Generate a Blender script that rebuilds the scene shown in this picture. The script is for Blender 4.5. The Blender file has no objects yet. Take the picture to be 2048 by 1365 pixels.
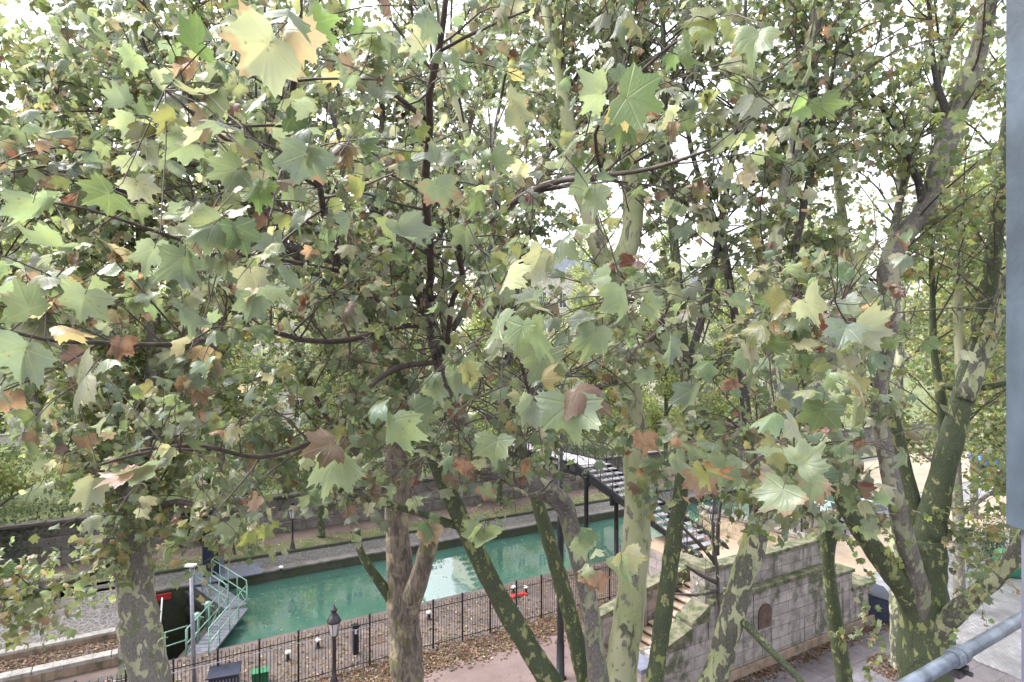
import bpy, math, random
import numpy as np
from mathutils import Vector

random.seed(7)
rng = np.random.default_rng(11)
scene = bpy.context.scene
COL = scene.collection
F, H, HZ = 1200.0, 11.0, 700.0          # focal length (px of a 2048 frame), eye height, horizon row
V3 = lambda *a: np.array(a, float)


def P(x, y, Y):
    return V3((x - 1024) / F * Y, Y, H - (y - HZ) / F * Y)


def G(x, y, z=0.0):
    return P(x, y, (H - z) * F / (y - HZ))


UX, UY = math.cos(math.radians(30.5)), math.sin(math.radians(30.5))


def C(s, t, z=0.0):                      # canal frame: s along the quay, t across the water
    return V3(s * UX - t * UY, s * UY + t * UX, z)


# ------------------------------------------------------------------ tagging
def tag(o, label=None, cat=None, group=None, kind=None):
    if label: o['label'] = label
    if cat: o['category'] = cat
    if group: o['group'] = group
    if kind: o['kind'] = kind
    return o


def thing(name, label, cat, loc=(0, 0, 0), group=None):
    o = bpy.data.objects.new(name, None)
    o.empty_display_size = 0.2
    COL.objects.link(o)
    o.location = Vector(loc)
    return tag(o, label, cat, group)


def copy_tree(o, parent=None):
    c = o.copy()
    COL.objects.link(c)
    if parent is not None: c.parent = parent
    for ch in [k for k in bpy.data.objects if k.parent == o]:
        copy_tree(ch, c)
    return c


# ------------------------------------------------------------------ mesh builder
class MB:
    def __init__(self):
        self.v, self.f, self.uv, self.n = [], [], [], 0

    def add(self, verts, faces, uvs=None):
        b = self.n
        self.v.extend([tuple(p) for p in verts])
        self.n += len(verts)
        for i, f in enumerate(faces):
            self.f.append([k + b for k in f])
            self.uv.append(uvs[i] if uvs else [(0, 0)] * len(f))

    def hexa(self, c8, dims=None):
        # c8: 4 bottom corners (ccw from above) then 4 top
        fs = [(3, 2, 1, 0), (4, 5, 6, 7), (0, 1, 5, 4), (1, 2, 6, 5), (2, 3, 7, 6), (3, 0, 4, 7)]
        c = [np.array(p, float) for p in c8]
        uvs = []
        for f in fs:
            q = [c[k] for k in f]
            e1, e2 = np.linalg.norm(q[1] - q[0]), np.linalg.norm(q[3] - q[0])
            off = float(c[f[0]][0] * UX + c[f[0]][1] * UY) if f[0] in (0, 1, 2, 3) and f != (3, 2, 1, 0) else 0.0
            z0 = q[0][2]
            uvs.append([(off, z0), (off + e1, z0), (off + e1, z0 + e2), (off, z0 + e2)])
        self.add(c, fs, uvs)

    def st(self, s0, s1, t0, t1, z0, z1, z1b=None):
        zb = z1 if z1b is None else z1b          # z1 at s0, zb at s1
        self.hexa([C(s0, t0, z0), C(s1, t0, z0), C(s1, t1, z0), C(s0, t1, z0),
                   C(s0, t0, z1), C(s1, t0, zb), C(s1, t1, zb), C(s0, t1, z1)])

    def box(self, c, d, rz=0.0):
        cx, cy, cz = c
        a, b = math.cos(rz), math.sin(rz)
        pts = []
        for z in (-.5, .5):
            for x, y in ((-.5, -.5), (.5, -.5), (.5, .5), (-.5, .5)):
                X, Yy = x * d[0], y * d[1]
                pts.append((cx + a * X - b * Yy, cy + b * X + a * Yy, cz + z * d[2]))
        self.hexa(pts)

    def prism(self, poly, z0, z1):
        n = len(poly)
        vs = [(p[0], p[1], z0) for p in poly] + [(p[0], p[1], z1) for p in poly]
        fs = [tuple(range(n - 1, -1, -1)), tuple(range(n, 2 * n))]
        uv = [[(p[0], p[1]) for p in poly][::-1], [(p[0], p[1]) for p in poly]]
        for i in range(n):
            j = (i + 1) % n
            fs.append((i, j, n + j, n + i))
            L = math.hypot(poly[j][0] - poly[i][0], poly[j][1] - poly[i][1])
            uv.append([(0, z0), (L, z0), (L, z1), (0, z1)])
        self.add(vs, fs, uv)

    def slab(self, outline, depth):
        # outline: ordered 3D points on a plane; depth: vector
        n = len(outline)
        o = [np.array(p, float) for p in outline]
        d = np.array(depth, float)
        fs = [tuple(range(n)), tuple(range(2 * n - 1, n - 1, -1))]
        for i in range(n):
            j = (i + 1) % n
            fs.append((j, i, n + i, n + j))
        self.add(o + [p + d for p in o], fs)

    def tube(self, pts, rad, n=8, cap=True):
        pts = np.array(pts, float)
        m = len(pts)
        rad = np.full(m, float(rad)) if np.isscalar(rad) else np.array(rad, float)
        tan = np.gradient(pts, axis=0)
        tan /= np.linalg.norm(tan, axis=1)[:, None] + 1e-9
        ref = V3(0, 0, 1) if abs(tan[0][2]) < .9 else V3(1, 0, 0)
        u = np.cross(tan[0], ref); u /= np.linalg.norm(u)
        vs = []
        for i in range(m):
            u = u - tan[i] * np.dot(u, tan[i]); u /= np.linalg.norm(u) + 1e-9
            w = np.cross(tan[i], u)
            for k in range(n):
                a = 2 * math.pi * k / n
                vs.append(pts[i] + rad[i] * (math.cos(a) * u + math.sin(a) * w))
        fs = []
        for i in range(m - 1):
            for k in range(n):
                k2 = (k + 1) % n
                fs.append((i * n + k, i * n + k2, (i + 1) * n + k2, (i + 1) * n + k))
        if cap:
            fs.append(tuple(range(n - 1, -1, -1)))
            fs.append(tuple((m - 1) * n + k for k in range(n)))
        self.add(vs, fs)

    def bar(self, a, b, r=0.01, n=6):
        self.tube([a, b], r, n)

    def lathe(self, c, prof, n=14, sq=False):
        vs = []
        for r, z in prof:
            for k in range(n):
                a = 2 * math.pi * (k + .5) / n
                vs.append((c[0] + r * math.cos(a), c[1] + r * math.sin(a), c[2] + z))
        fs = []
        for i in range(len(prof) - 1):
            for k in range(n):
                k2 = (k + 1) % n
                fs.append((i * n + k, i * n + k2, (i + 1) * n + k2, (i + 1) * n + k))
        fs.append(tuple(range(n - 1, -1, -1)))
        fs.append(tuple((len(prof) - 1) * n + k for k in range(n)))
        self.add(vs, fs)

    def torus(self, c, R, r, axis, n=20, m=8):
        axis = np.array(axis, float); axis /= np.linalg.norm(axis)
        ref = V3(0, 0, 1) if abs(axis[2]) < .9 else V3(1, 0, 0)
        u = np.cross(axis, ref); u /= np.linalg.norm(u); w = np.cross(axis, u)
        vs, fs = [], []
        for i in range(n):
            a = 2 * math.pi * i / n
            d = math.cos(a) * u + math.sin(a) * w
            for k in range(m):
                b = 2 * math.pi * k / m
                vs.append(np.array(c) + d * (R + r * math.cos(b)) + axis * r * math.sin(b))
        for i in range(n):
            for k in range(m):
                i2, k2 = (i + 1) % n, (k + 1) % m
                fs.append((i * m + k, i2 * m + k, i2 * m + k2, i * m + k2))
        self.add(vs, fs)

    def build(self, name, mat, parent=None, smooth=False, bevel=0.0):
        base = np.array(parent_world(parent)) if parent else np.zeros(3)
        me = bpy.data.meshes.new(name)
        me.from_pydata([tuple(np.array(p) - base) for p in self.v], [], self.f)
        uvl = me.uv_layers.new(name='UVMap')
        flat = [c for f in self.uv for p in f for c in p]
        if len(flat) == 2 * len(me.loops):
            uvl.data.foreach_set('uv', flat)
        if smooth:
            me.polygons.foreach_set('use_smooth', [True] * len(me.polygons))
        me.materials.append(mat)
        o = bpy.data.objects.new(name, me)
        COL.objects.link(o)
        if parent: o.parent = parent
        if bevel:
            b = o.modifiers.new('bevel', 'BEVEL')
            b.width = bevel; b.segments = 2; b.limit_method = 'ANGLE'
        return o


def parent_world(p):
    l = V3(*p.location)
    while p.parent:
        p = p.parent
        l = l + V3(*p.location)
    return l


# ------------------------------------------------------------------ materials
def newmat(name):
    m = bpy.data.materials.new(name)
    m.use_nodes = True
    nt = m.node_tree
    return m, nt, nt.nodes['Principled BSDF'], nt.nodes['Material Output']


def lk(nt, a, b): nt.links.new(a, b)


def nd(nt, t, **kw):
    n = nt.nodes.new(t)
    for k, v in kw.items():
        if k.startswith('in_'):
            n.inputs[k[3:].replace('_', ' ')].default_value = v
        else:
            setattr(n, k, v)
    return n


def mixc(nt, fac, a, b, mode='MIX'):
    n = nt.nodes.new('ShaderNodeMix')
    n.data_type = 'RGBA'; n.blend_type = mode
    for s, v in ((n.inputs[0], fac), (n.inputs[6], a), (n.inputs[7], b)):
        if isinstance(v, bpy.types.NodeSocket): nt.links.new(v, s)
        elif isinstance(v, (int, float)): s.default_value = v
        else: s.default_value = (*v[:3], 1)
    return n.outputs[2]


def mth(nt, op, a, b=None, c=None, clamp=False):
    n = nt.nodes.new('ShaderNodeMath'); n.operation = op; n.use_clamp = clamp
    for i, v in enumerate((a, b, c)):
        if v is None: continue
        if isinstance(v, bpy.types.NodeSocket): nt.links.new(v, n.inputs[i])
        else: n.inputs[i].default_value = v
    return n.outputs[0]


def ramp(nt, sock, lo, hi):
    n = nt.nodes.new('ShaderNodeMapRange')
    n.interpolation_type = 'SMOOTHSTEP'
    nt.links.new(sock, n.inputs[0])
    n.inputs[1].default_value = lo; n.inputs[2].default_value = hi
    return n.outputs[0]


def noise(nt, vec, scale, detail=4, rough=.55, dist=0.0):
    n = nd(nt, 'ShaderNodeTexNoise')
    n.inputs['Scale'].default_value = scale
    n.inputs['Detail'].default_value = detail
    n.inputs['Roughness'].default_value = rough
    n.inputs['Distortion'].default_value = dist
    if vec is not None: nt.links.new(vec, n.inputs['Vector'])
    return n.outputs['Fac']


def coords(nt, kind='Object', scale=(1, 1, 1)):
    tc = nd(nt, 'ShaderNodeTexCoord')
    mp = nd(nt, 'ShaderNodeMapping')
    mp.inputs['Scale'].default_value = scale
    nt.links.new(tc.outputs[kind], mp.inputs['Vector'])
    return mp.outputs[0]


def bump(nt, b, h, strength=.3, dist=.02):
    n = nd(nt, 'ShaderNodeBump')
    n.inputs['Strength'].default_value = strength
    n.inputs['Distance'].default_value = dist
    nt.links.new(h, n.inputs['Height'])
    nt.links.new(n.outputs[0], b.inputs['Normal'])


def plain(name, col, rough=.5, metal=0.0, var=.25, scale=4.0, bmp=.15):
    m, nt, b, o = newmat(name)
    v = coords(nt)
    n = noise(nt, v, scale, 5)
    c = mixc(nt, ramp(nt, n, .3, .7), [k * (1 - var) for k in col], [min(1, k * (1 + var)) for k in col])
    lk(nt, c, b.inputs['Base Color'])
    b.inputs['Roughness'].default_value = rough
    b.inputs['Metallic'].default_value = metal
    if bmp: bump(nt, b, noise(nt, v, scale * 8, 3), bmp, .01)
    return m


def stone(name, c1, c2, bw=.9, bh=.38, moss=.3, mortar=(.1, .09, .08), streak=.5):
    m, nt, b, o = newmat(name)
    uv = coords(nt, 'UV')
    ob = coords(nt, 'Object')
    br = nd(nt, 'ShaderNodeTexBrick')
    lk(nt, uv, br.inputs['Vector'])
    br.inputs['Color1'].default_value = (*c1, 1); br.inputs['Color2'].default_value = (*c2, 1)
    br.inputs['Mortar'].default_value = (*mortar, 1)
    br.inputs['Scale'].default_value = 1.0
    br.inputs['Brick Width'].default_value = bw; br.inputs['Row Height'].default_value = bh
    br.inputs['Mortar Size'].default_value = .008; br.inputs['Mortar Smooth'].default_value = .3
    n1 = noise(nt, ob, 2.2, 6, .62)
    c = mixc(nt, ramp(nt, n1, .35, .75), br.outputs['Color'], [k * .55 for k in c1])
    sv = coords(nt, 'Object', (5, 5, .35))
    n2 = noise(nt, sv, 1.0, 4)
    c = mixc(nt, mth(nt, 'MULTIPLY', ramp(nt, n2, .52, .72), streak), c, (.07, .065, .05))
    n3 = noise(nt, ob, 1.3, 6, .65, .4)
    c = mixc(nt, mth(nt, 'MULTIPLY', ramp(nt, n3, .62 - moss * .3, .70 - moss * .2), .8), c, (.045, .06, .022))
    lk(nt, c, b.inputs['Base Color'])
    b.inputs['Roughness'].default_value = .75
    h = mth(nt, 'ADD', mth(nt, 'MULTIPLY', br.outputs['Fac'], -1.0), mth(nt, 'MULTIPLY', noise(nt, ob, 18, 5), .5))
    bump(nt, b, h, .8, .03)
    return m


def bark(name, pale, mid, dark, a=.5, d=.6, sc=7, rough=.75, bmp=.45, soft=.02):
    """flaking plane bark: pale under-bark, older grey-brown plates, mossy or damp dark patches"""
    m, nt, b, o = newmat(name)
    v = coords(nt, 'Object', (1, 1, .55))
    n1 = noise(nt, v, sc, 4.5, .52, .5)
    n2 = noise(nt, coords(nt, 'Object', (1, 1, .38)), sc * .8, 4, .55, .9)
    nf = noise(nt, v, sc * 8, 5, .65)
    nw = noise(nt, v, sc * .35, 3)
    pal = mixc(nt, ramp(nt, nw, .35, .65), pale, [k * f for k, f in zip(pale, (.72, .82, .62))])
    midv = mixc(nt, ramp(nt, nf, .35, .65), [k * .65 for k in mid], [k * 1.3 for k in mid])
    c = mixc(nt, ramp(nt, n1, a - soft, a + soft), pal, midv)
    c = mixc(nt, ramp(nt, n2, d - soft * 1.6, d + soft * 1.6), c, mixc(nt, ramp(nt, nf, .4, .6), dark, [k * 1.7 for k in dark]))
    vo = nd(nt, 'ShaderNodeTexVoronoi')
    lk(nt, v, vo.inputs['Vector']); vo.inputs['Scale'].default_value = sc * 2.6
    sp = mth(nt, 'SUBTRACT', 1, ramp(nt, mth(nt, 'ADD', vo.outputs['Distance'], mth(nt, 'MULTIPLY', nf, .12)), .20, .25))
    c = mixc(nt, mth(nt, 'MULTIPLY', sp, ramp(nt, nw, .5, .56)), c, mixc(nt, ramp(nt, n1, a - .03, a + .03), mid, pale))
    st = noise(nt, coords(nt, 'Object', (7, 7, .5)), 1.0, 4)
    c = mixc(nt, mth(nt, 'MULTIPLY', ramp(nt, st, .56, .74), .55), c, [k * .6 for k in mid])
    lk(nt, c, b.inputs['Base Color'])
    b.inputs['Roughness'].default_value = rough
    hh = mth(nt, 'ADD', mth(nt, 'MULTIPLY', nf, .5), mth(nt, 'ADD', ramp(nt, n1, a - .03, a + .03), mth(nt, 'MULTIPLY', ramp(nt, n2, d - .04, d + .04), .6)))
    bump(nt, b, hh, bmp, .02)
    return m


def rough_bark(name):
    m, nt, b, o = newmat(name)
    v = coords(nt, 'Object', (1, 1, .34))
    v2 = coords(nt, 'Object', (1, 1, .6))
    n1 = noise(nt, v, 9, 6, .65, .8)
    n2 = noise(nt, v2, 2.4, 5, .6, .5)
    c = mixc(nt, ramp(nt, n1, .38, .62), (.085, .068, .058), (.23, .19, .155))
    c = mixc(nt, mth(nt, 'MULTIPLY', ramp(nt, n2, .54, .60), .75), c, (.12, .12, .045))
    n3 = noise(nt, v2, 3.6, 4, .6, .8)
    c = mixc(nt, mth(nt, 'MULTIPLY', ramp(nt, n3, .60, .63), .8), c, (.33, .27, .17))
    lk(nt, c, b.inputs['Base Color'])
    b.inputs['Roughness'].default_value = .9
    bump(nt, b, n1, .9, .06)
    return m


def leafmat(name, veins=True, trans=.48):
    m, nt, b, out = newmat(name)
    at = nd(nt, 'ShaderNodeAttribute', attribute_name='leafcol')
    col, brown = at.outputs['Color'], at.outputs['Alpha']
    tc = nd(nt, 'ShaderNodeTexCoord')
    uv = tc.outputs['UV']
    off = nd(nt, 'ShaderNodeVectorMath', operation='MULTIPLY_ADD')
    lk(nt, col, off.inputs[0]); off.inputs[1].default_value = (97, 71, 113); lk(nt, uv, off.inputs[2])
    base = col
    bw = nd(nt, 'ShaderNodeTexNoise'); lk(nt, off.outputs[0], bw.inputs['Vector'])
    bw.inputs['Scale'].default_value = 1.7; bw.inputs['Detail'].default_value = 4
    nfac = bw.outputs['Fac']
    base = mixc(nt, ramp(nt, nfac, .35, .7), base, mixc(nt, 1.0, base, (1.3, 1.22, 1.0), 'MULTIPLY'))
    if veins:
        sp = nd(nt, 'ShaderNodeSeparateXYZ'); lk(nt, uv, sp.inputs[0])
        x = mth(nt, 'ABSOLUTE', sp.outputs[0]); y = sp.outputs[1]
        tot = None
        for ang in (0, 46, 98):
            sa, ca = math.sin(math.radians(ang)), math.cos(math.radians(ang))
            dd = mth(nt, 'ABSOLUTE', mth(nt, 'SUBTRACT', mth(nt, 'MULTIPLY', x, ca), mth(nt, 'MULTIPLY', y, sa)))
            al = mth(nt, 'ADD', mth(nt, 'MULTIPLY', x, sa), mth(nt, 'MULTIPLY', y, ca))
            vv = mth(nt, 'MULTIPLY', mth(nt, 'SUBTRACT', 1, ramp(nt, dd, .008, .03)), mth(nt, 'GREATER_THAN', al, 0))
            # side veins: herringbone off each main vein
            hb = mth(nt, 'ABSOLUTE', mth(nt, 'SUBTRACT', mth(nt, 'FRACT', mth(nt, 'MULTIPLY', mth(nt, 'SUBTRACT', al, mth(nt, 'MULTIPLY', dd, .8)), 7)), .5))
            near = mth(nt, 'MULTIPLY', mth(nt, 'LESS_THAN', dd, .22), mth(nt, 'GREATER_THAN', al, .05))
            hv = mth(nt, 'MULTIPLY', mth(nt, 'MULTIPLY', mth(nt, 'SUBTRACT', 1, ramp(nt, hb, .02, .09)), near), .35)
            vv = mth(nt, 'MAXIMUM', vv, hv)
            tot = vv if tot is None else mth(nt, 'MAXIMUM', tot, vv)
        pale = mixc(nt, .5, base, (.26, .27, .13))
        base = mixc(nt, mth(nt, 'MULTIPLY', tot, .5), base, pale)
        bump(nt, b, mth(nt, 'ADD', mth(nt, 'MULTIPLY', tot, -.6), nfac), .35, .01)
    sv = nd(nt, 'ShaderNodeTexVoronoi'); lk(nt, off.outputs[0], sv.inputs['Vector']); sv.inputs['Scale'].default_value = 5.5
    base = mixc(nt, mth(nt, 'MULTIPLY', mth(nt, 'MULTIPLY', mth(nt, 'SUBTRACT', 1, ramp(nt, sv.outputs['Distance'], .10, .22)), ramp(nt, nfac, .48, .6)), .7), base, (.12, .075, .04))
    # browning from the margin inwards
    ln = nd(nt, 'ShaderNodeVectorMath', operation='LENGTH'); lk(nt, uv, ln.inputs[0])
    e = mth(nt, 'ADD', mth(nt, 'MULTIPLY', nfac, .9), mth(nt, 'MULTIPLY', ln.outputs['Value'], .45))
    msk = ramp(nt, mth(nt, 'ADD', e, mth(nt, 'MULTIPLY', brown, .8)), 1.03, 1.15)
    bc = mixc(nt, ramp(nt, bw.outputs['Fac'], .4, .62), (.15, .075, .05), (.30, .175, .125))
    base = mixc(nt, msk, base, bc)
    ge = nd(nt, 'ShaderNodeNewGeometry')
    under = mixc(nt, .42, base, (.2, .22, .16))
    base = mixc(nt, mth(nt, 'MULTIPLY', ge.outputs['Backfacing'], .8), base, under)
    lk(nt, base, b.inputs['Base Color'])
    b.inputs['Roughness'].default_value = .34
    b.inputs['Specular IOR Level'].default_value = .75
    tr = nd(nt, 'ShaderNodeBsdfTranslucent')
    lk(nt, mixc(nt, 1.0, base, (1.75, 1.8, 1.35), 'MULTIPLY'), tr.inputs['Color'])
    mx = nd(nt, 'ShaderNodeMixShader'); mx.inputs[0].default_value = trans
    lk(nt, b.outputs[0], mx.inputs[1]); lk(nt, tr.outputs[0], mx.inputs[2])
    lk(nt, mx.outputs[0], out.inputs['Surface'])
    return m


M = {}
M['leaf'] = leafmat('leaf_veined')
M['leaf_far'] = leafmat('leaf_plain', False, .52)
M['bark_pale'] = bark('bark_pale', (.40, .39, .26), (.19, .175, .145), (.07, .07, .05), .60, .66, 6.5)
M['bark_moss'] = bark('bark_moss', (.25, .25, .115), (.06, .073, .036), (.035, .045, .025), .41, .58, 8)
M['bark_grey'] = bark('bark_grey', (.29, .28, .21), (.14, .125, .115), (.07, .065, .055), .46, .62, 6)
M['bark_shaded'] = bark('bark_shaded', (.22, .21, .16), (.055, .05, .048), (.035, .032, .03), .38, .56, 6)  # bark darkened: shaded undersides and silhouetted limbs painted into the colour
M['bark_camo'] = bark('bark_camo', (.36, .36, .235), (.10, .095, .078), (.055, .058, .042), .50, .60, 7)
M['bark_flake'] = bark('bark_flake', (.40, .38, .27), (.17, .155, .14), (.095, .105, .06), .45, .62, 7)
M['bark_brown'] = rough_bark('bark_brown')
M['twig'] = plain('twig_bark_shaded', (.075, .055, .05), .7, 0, .35, 12)  # colour kept dark to paint in the silhouette look of twigs and branches
M['twig_far'] = plain('twig_dark', (.06, .05, .045), .8, 0, .3, 8)


def water_mat(name, col):
    m, nt, b, o = newmat(name)
    v = coords(nt, 'Object')
    n = noise(nt, v, .35, 3)
    lk(nt, mixc(nt, ramp(nt, n, .3, .7), [k * .85 for k in col], [k * 1.12 for k in col]), b.inputs['Base Color'])
    b.inputs['Roughness'].default_value = .02
    b.inputs['IOR'].default_value = 2.0
    bump(nt, b, noise(nt, v, 2.2, 3), .05, .05)
    return m


def ground_mat(name, c1, c2, sc=.8, rough=.8, r2=None, speck=None, fine=30, bmp=.3):
    m, nt, b, o = newmat(name)
    v = coords(nt, 'Object')
    n = noise(nt, v, sc, 7, .62)
    c = mixc(nt, ramp(nt, n, .35, .66), c1, c2)
    nf = noise(nt, v, fine, 4)
    c = mixc(nt, mth(nt, 'MULTIPLY', ramp(nt, nf, .45, .75), .5), c, [k * .55 for k in c1])
    if speck:
        vo = nd(nt, 'ShaderNodeTexVoronoi'); lk(nt, v, vo.inputs['Vector']); vo.inputs['Scale'].default_value = 4
        c = mixc(nt, mth(nt, 'LESS_THAN', vo.outputs['Distance'], .13), c, speck)
    lk(nt, c, b.inputs['Base Color'])
    if r2 is not None:
        mr = nd(nt, 'ShaderNodeMapRange'); lk(nt, n, mr.inputs[0])
        mr.inputs[1].default_value = .35; mr.inputs[2].default_value = .65
        mr.inputs[3].default_value = rough; mr.inputs[4].default_value = r2
        lk(nt, mr.outputs[0], b.inputs['Roughness'])
    else:
        b.inputs['Roughness'].default_value = rough
    bump(nt, b, nf, bmp, .02)
    return m


def paving_mat(name, c1, c2, mortar, bw, bh, rough, rot=30.5, sc=1.0, bmp=.4, noise_r=None):
    m, nt, b, o = newmat(name)
    tc = nd(nt, 'ShaderNodeTexCoord'); mp = nd(nt, 'ShaderNodeMapping')
    mp.inputs['Rotation'].default_value = (0, 0, -math.radians(rot))
    lk(nt, tc.outputs['Object'], mp.inputs['Vector'])
    br = nd(nt, 'ShaderNodeTexBrick'); lk(nt, mp.outputs[0], br.inputs['Vector'])
    br.inputs['Color1'].default_value = (*c1, 1); br.inputs['Color2'].default_value = (*c2, 1)
    br.inputs['Mortar'].default_value = (*mortar, 1); br.inputs['Scale'].default_value = sc
    br.inputs['Brick Width'].default_value = bw; br.inputs['Row Height'].default_value = bh
    br.inputs['Mortar Size'].default_value = .012; br.inputs['Mortar Smooth'].default_value = .4
    n = noise(nt, mp.outputs[0], .9, 6, .6)
    c = mixc(nt, ramp(nt, n, .35, .7), br.outputs['Color'], [k * .62 for k in c1])
    lk(nt, c, b.inputs['Base Color'])
    mr = nd(nt, 'ShaderNodeMapRange'); lk(nt, n, mr.inputs[0])
    mr.inputs[1].default_value = .35; mr.inputs[2].default_value = .65
    mr.inputs[3].default_value = rough; mr.inputs[4].default_value = rough + .3
    lk(nt, mr.outputs[0], b.inputs['Roughness'])
    h = mth(nt, 'ADD', mth(nt, 'MULTIPLY', br.outputs['Fac'], -1.0), mth(nt, 'MULTIPLY', noise(nt, mp.outputs[0], 14, 4), .3))
    bump(nt, b, h, bmp, .012)
    return m


def cobble_mat(name, c1, c2, joint, sc=2.2):
    m, nt, b, o = newmat(name)
    v = coords(nt, 'Object')
    vo = nd(nt, 'ShaderNodeTexVoronoi', feature='DISTANCE_TO_EDGE')
    lk(nt, v, vo.inputs['Vector']); vo.inputs['Scale'].default_value = sc
    n = noise(nt, v, sc * 1.3, 4)
    c = mixc(nt, ramp(nt, n, .35, .65), c1, c2)
    e = ramp(nt, vo.outputs['Distance'], .05, .16)
    c = mixc(nt, e, joint, c)
    lk(nt, c, b.inputs['Base Color'])
    b.inputs['Roughness'].default_value = .55
    bump(nt, b, e, .7, .03)
    return m


M['street'] = paving_mat('wet_street_paving', (.115, .10, .112), (.15, .135, .15), (.06, .05, .055), 1.1, .75, .08)
M['setts'] = paving_mat('granite_setts', (.17, .165, .18), (.24, .235, .245), (.08, .078, .08), .26, .15, .25, 75)
M['earth'] = ground_mat('pink_earth', (.115, .078, .073), (.165, .115, .11), .5, .75, .45, None, 18)
M['sand'] = ground_mat('sandy_ground', (.26, .195, .14), (.33, .255, .19), .5, .8, .45)
M['quay'] = paving_mat('quay_paving', (.105, .08, .077), (.14, .105, .10), (.05, .038, .035), 1.3, .9, .4)
M['farquay'] = cobble_mat('far_quay_setts', (.09, .085, .088), (.16, .148, .15), (.07, .065, .065), 4.5)
M['rubble'] = cobble_mat('rubble_cobble', (.08, .07, .075), (.15, .125, .13), (.20, .185, .18), 4.2)
M['farearth'] = ground_mat('far_earth', (.085, .06, .052), (.13, .095, .085), .7, .9)
M['garden'] = ground_mat('garden_ground', (.05, .075, .02), (.12, .13, .05), .4, .9)
M['grass'] = ground_mat('verge', (.06, .085, .02), (.14, .12, .07), 1.1, .9, None, (.4, .35, .3), 25)
M['water'] = water_mat('canal_water', (.055, .13, .104))
M['lockwater'] = water_mat('lock_water', (.015, .02, .014))
M['stone'] = stone('ashlar', (.28, .24, .235), (.36, .315, .305), .95, .40, .42, (.06, .052, .045), .95)
M['stone_ochre'] = stone('ochre_ashlar', (.36, .28, .20), (.42, .34, .25), 1.2, .5, .15, streak=.25)
M['stone_base'] = stone('plinth_stone', (.24, .17, .13), (.30, .22, .17), .95, .40, .35)
M['stone_grey'] = stone('grey_ashlar', (.17, .15, .145), (.24, .21, .205), 1.3, .5, .22)
M['stone_lock'] = stone('lock_wall', (.05, .05, .04), (.075, .07, .06), 1.0, .45, .7)
M['coping'] = stone('pale_coping', (.32, .295, .28), (.40, .37, .355), 1.1, 3, .1, streak=.3)
M['mosscope'] = ground_mat('mossy_coping', (.045, .058, .022), (.17, .155, .11), 3.2, .9, None, None, 40, .6)
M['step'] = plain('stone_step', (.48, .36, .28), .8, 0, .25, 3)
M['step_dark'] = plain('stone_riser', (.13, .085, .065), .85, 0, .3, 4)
M['iron'] = plain('black_iron', (.018, .018, .022), .4, .3, .3, 6)
M['iron_lamp'] = plain('lamp_iron', (.045, .04, .05), .4, .4, .3, 6)
M['tread'] = plain('wet_tread', (.26, .25, .28), .25, .1, .2, 5)
M['deckwood'] = plain('pale_deck', (.42, .39, .42), .4, 0, .2, 3)
M['green_paint'] = plain('pale_green_paint', (.20, .33, .27), .4, .1, .2, 9)
M['navy'] = plain('navy_paint', (.018, .022, .045), .4, .2, .3, 4)
M['navy_light'] = plain('slate_paint', (.13, .135, .19), .45, .1, .2, 3)
M['plate'] = plain('grey_plate', (.20, .205, .25), .4, .3, .2, 4)
M['galv'] = plain('galvanised_tube', (.16, .185, .23), .38, .6, .4, 14)
M['frame'] = plain('slate_blue_frame', (.07, .09, .12), .42, .2, .3, 5)
M['red'] = plain('red_paint', (.36, .03, .03), .45, 0, .2, 5)
M['crategreen'] = plain('green_plastic', (.025, .16, .075), .4, 0, .2, 4)
M['white'] = plain('white_paint', (.78, .77, .74), .5, 0, .1, 6)
M['mast'] = plain('pale_mast', (.28, .29, .35), .4, .2, .15, 5)
M['rust'] = plain('rusty_plate', (.085, .05, .042), .8, 0, .4, 6, .5)
M['bluecar'] = plain('blue_car_paint', (.03, .12, .5), .2, .2, .1, 2, 0)
M['greycar'] = plain('grey_car_paint', (.33, .34, .38), .22, .4, .1, 2, 0)
M['rubber'] = plain('rubber', (.02, .02, .02), .8, 0, .2, 6)
M['seat'] = plain('black_vinyl', (.02, .02, .022), .5, 0, .2, 6)
M['cream'] = stone('cream_facade', (.66, .62, .55), (.70, .66, .59), 1.6, .6, .0, (.5, .47, .42), .15)
M['zinc'] = plain('zinc_roof', (.23, .25, .28), .4, .4, .15, 2)
M['beamblack'] = plain('tarred_timber', (.02, .02, .018), .7, 0, .4, 4)


def glass(name, col, rough=.08):
    m, nt, b, o = newmat(name)
    b.inputs['Base Color'].default_value = (*col, 1)
    b.inputs['Roughness'].default_value = rough
    b.inputs['Specular IOR Level'].default_value = .8
    return m


M['pane'] = glass('window_pane', (.04, .05, .06))
M['lantern'] = glass('frosted_lantern_glass', (.5, .48, .5), .3)

# ------------------------------------------------------------------ leaves
HALF_HI = [(0, 1.0), (4, .86), (8, .89), (12, .72), (20, .63), (26, .66), (30, .80), (34, .73), (39, .78), (45, .95), (49, .84), (54, .87),
           (59, .73), (65, .65), (72, .58), (80, .66), (85, .74), (89, .67), (95, .72), (100, .80), (105, .64), (111, .65), (118, .5), (128, .46), (144, .35), (164, .18)]
HALF_MID = [(0, 1.0), (10, .82), (21, .64), (34, .76), (46, .96), (60, .76), (73, .60), (98, .74), (118, .54), (144, .34)]
HALF_LOW = [(0, 1.0), (22, .62), (46, .94), (74, .58), (102, .68)]


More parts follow.
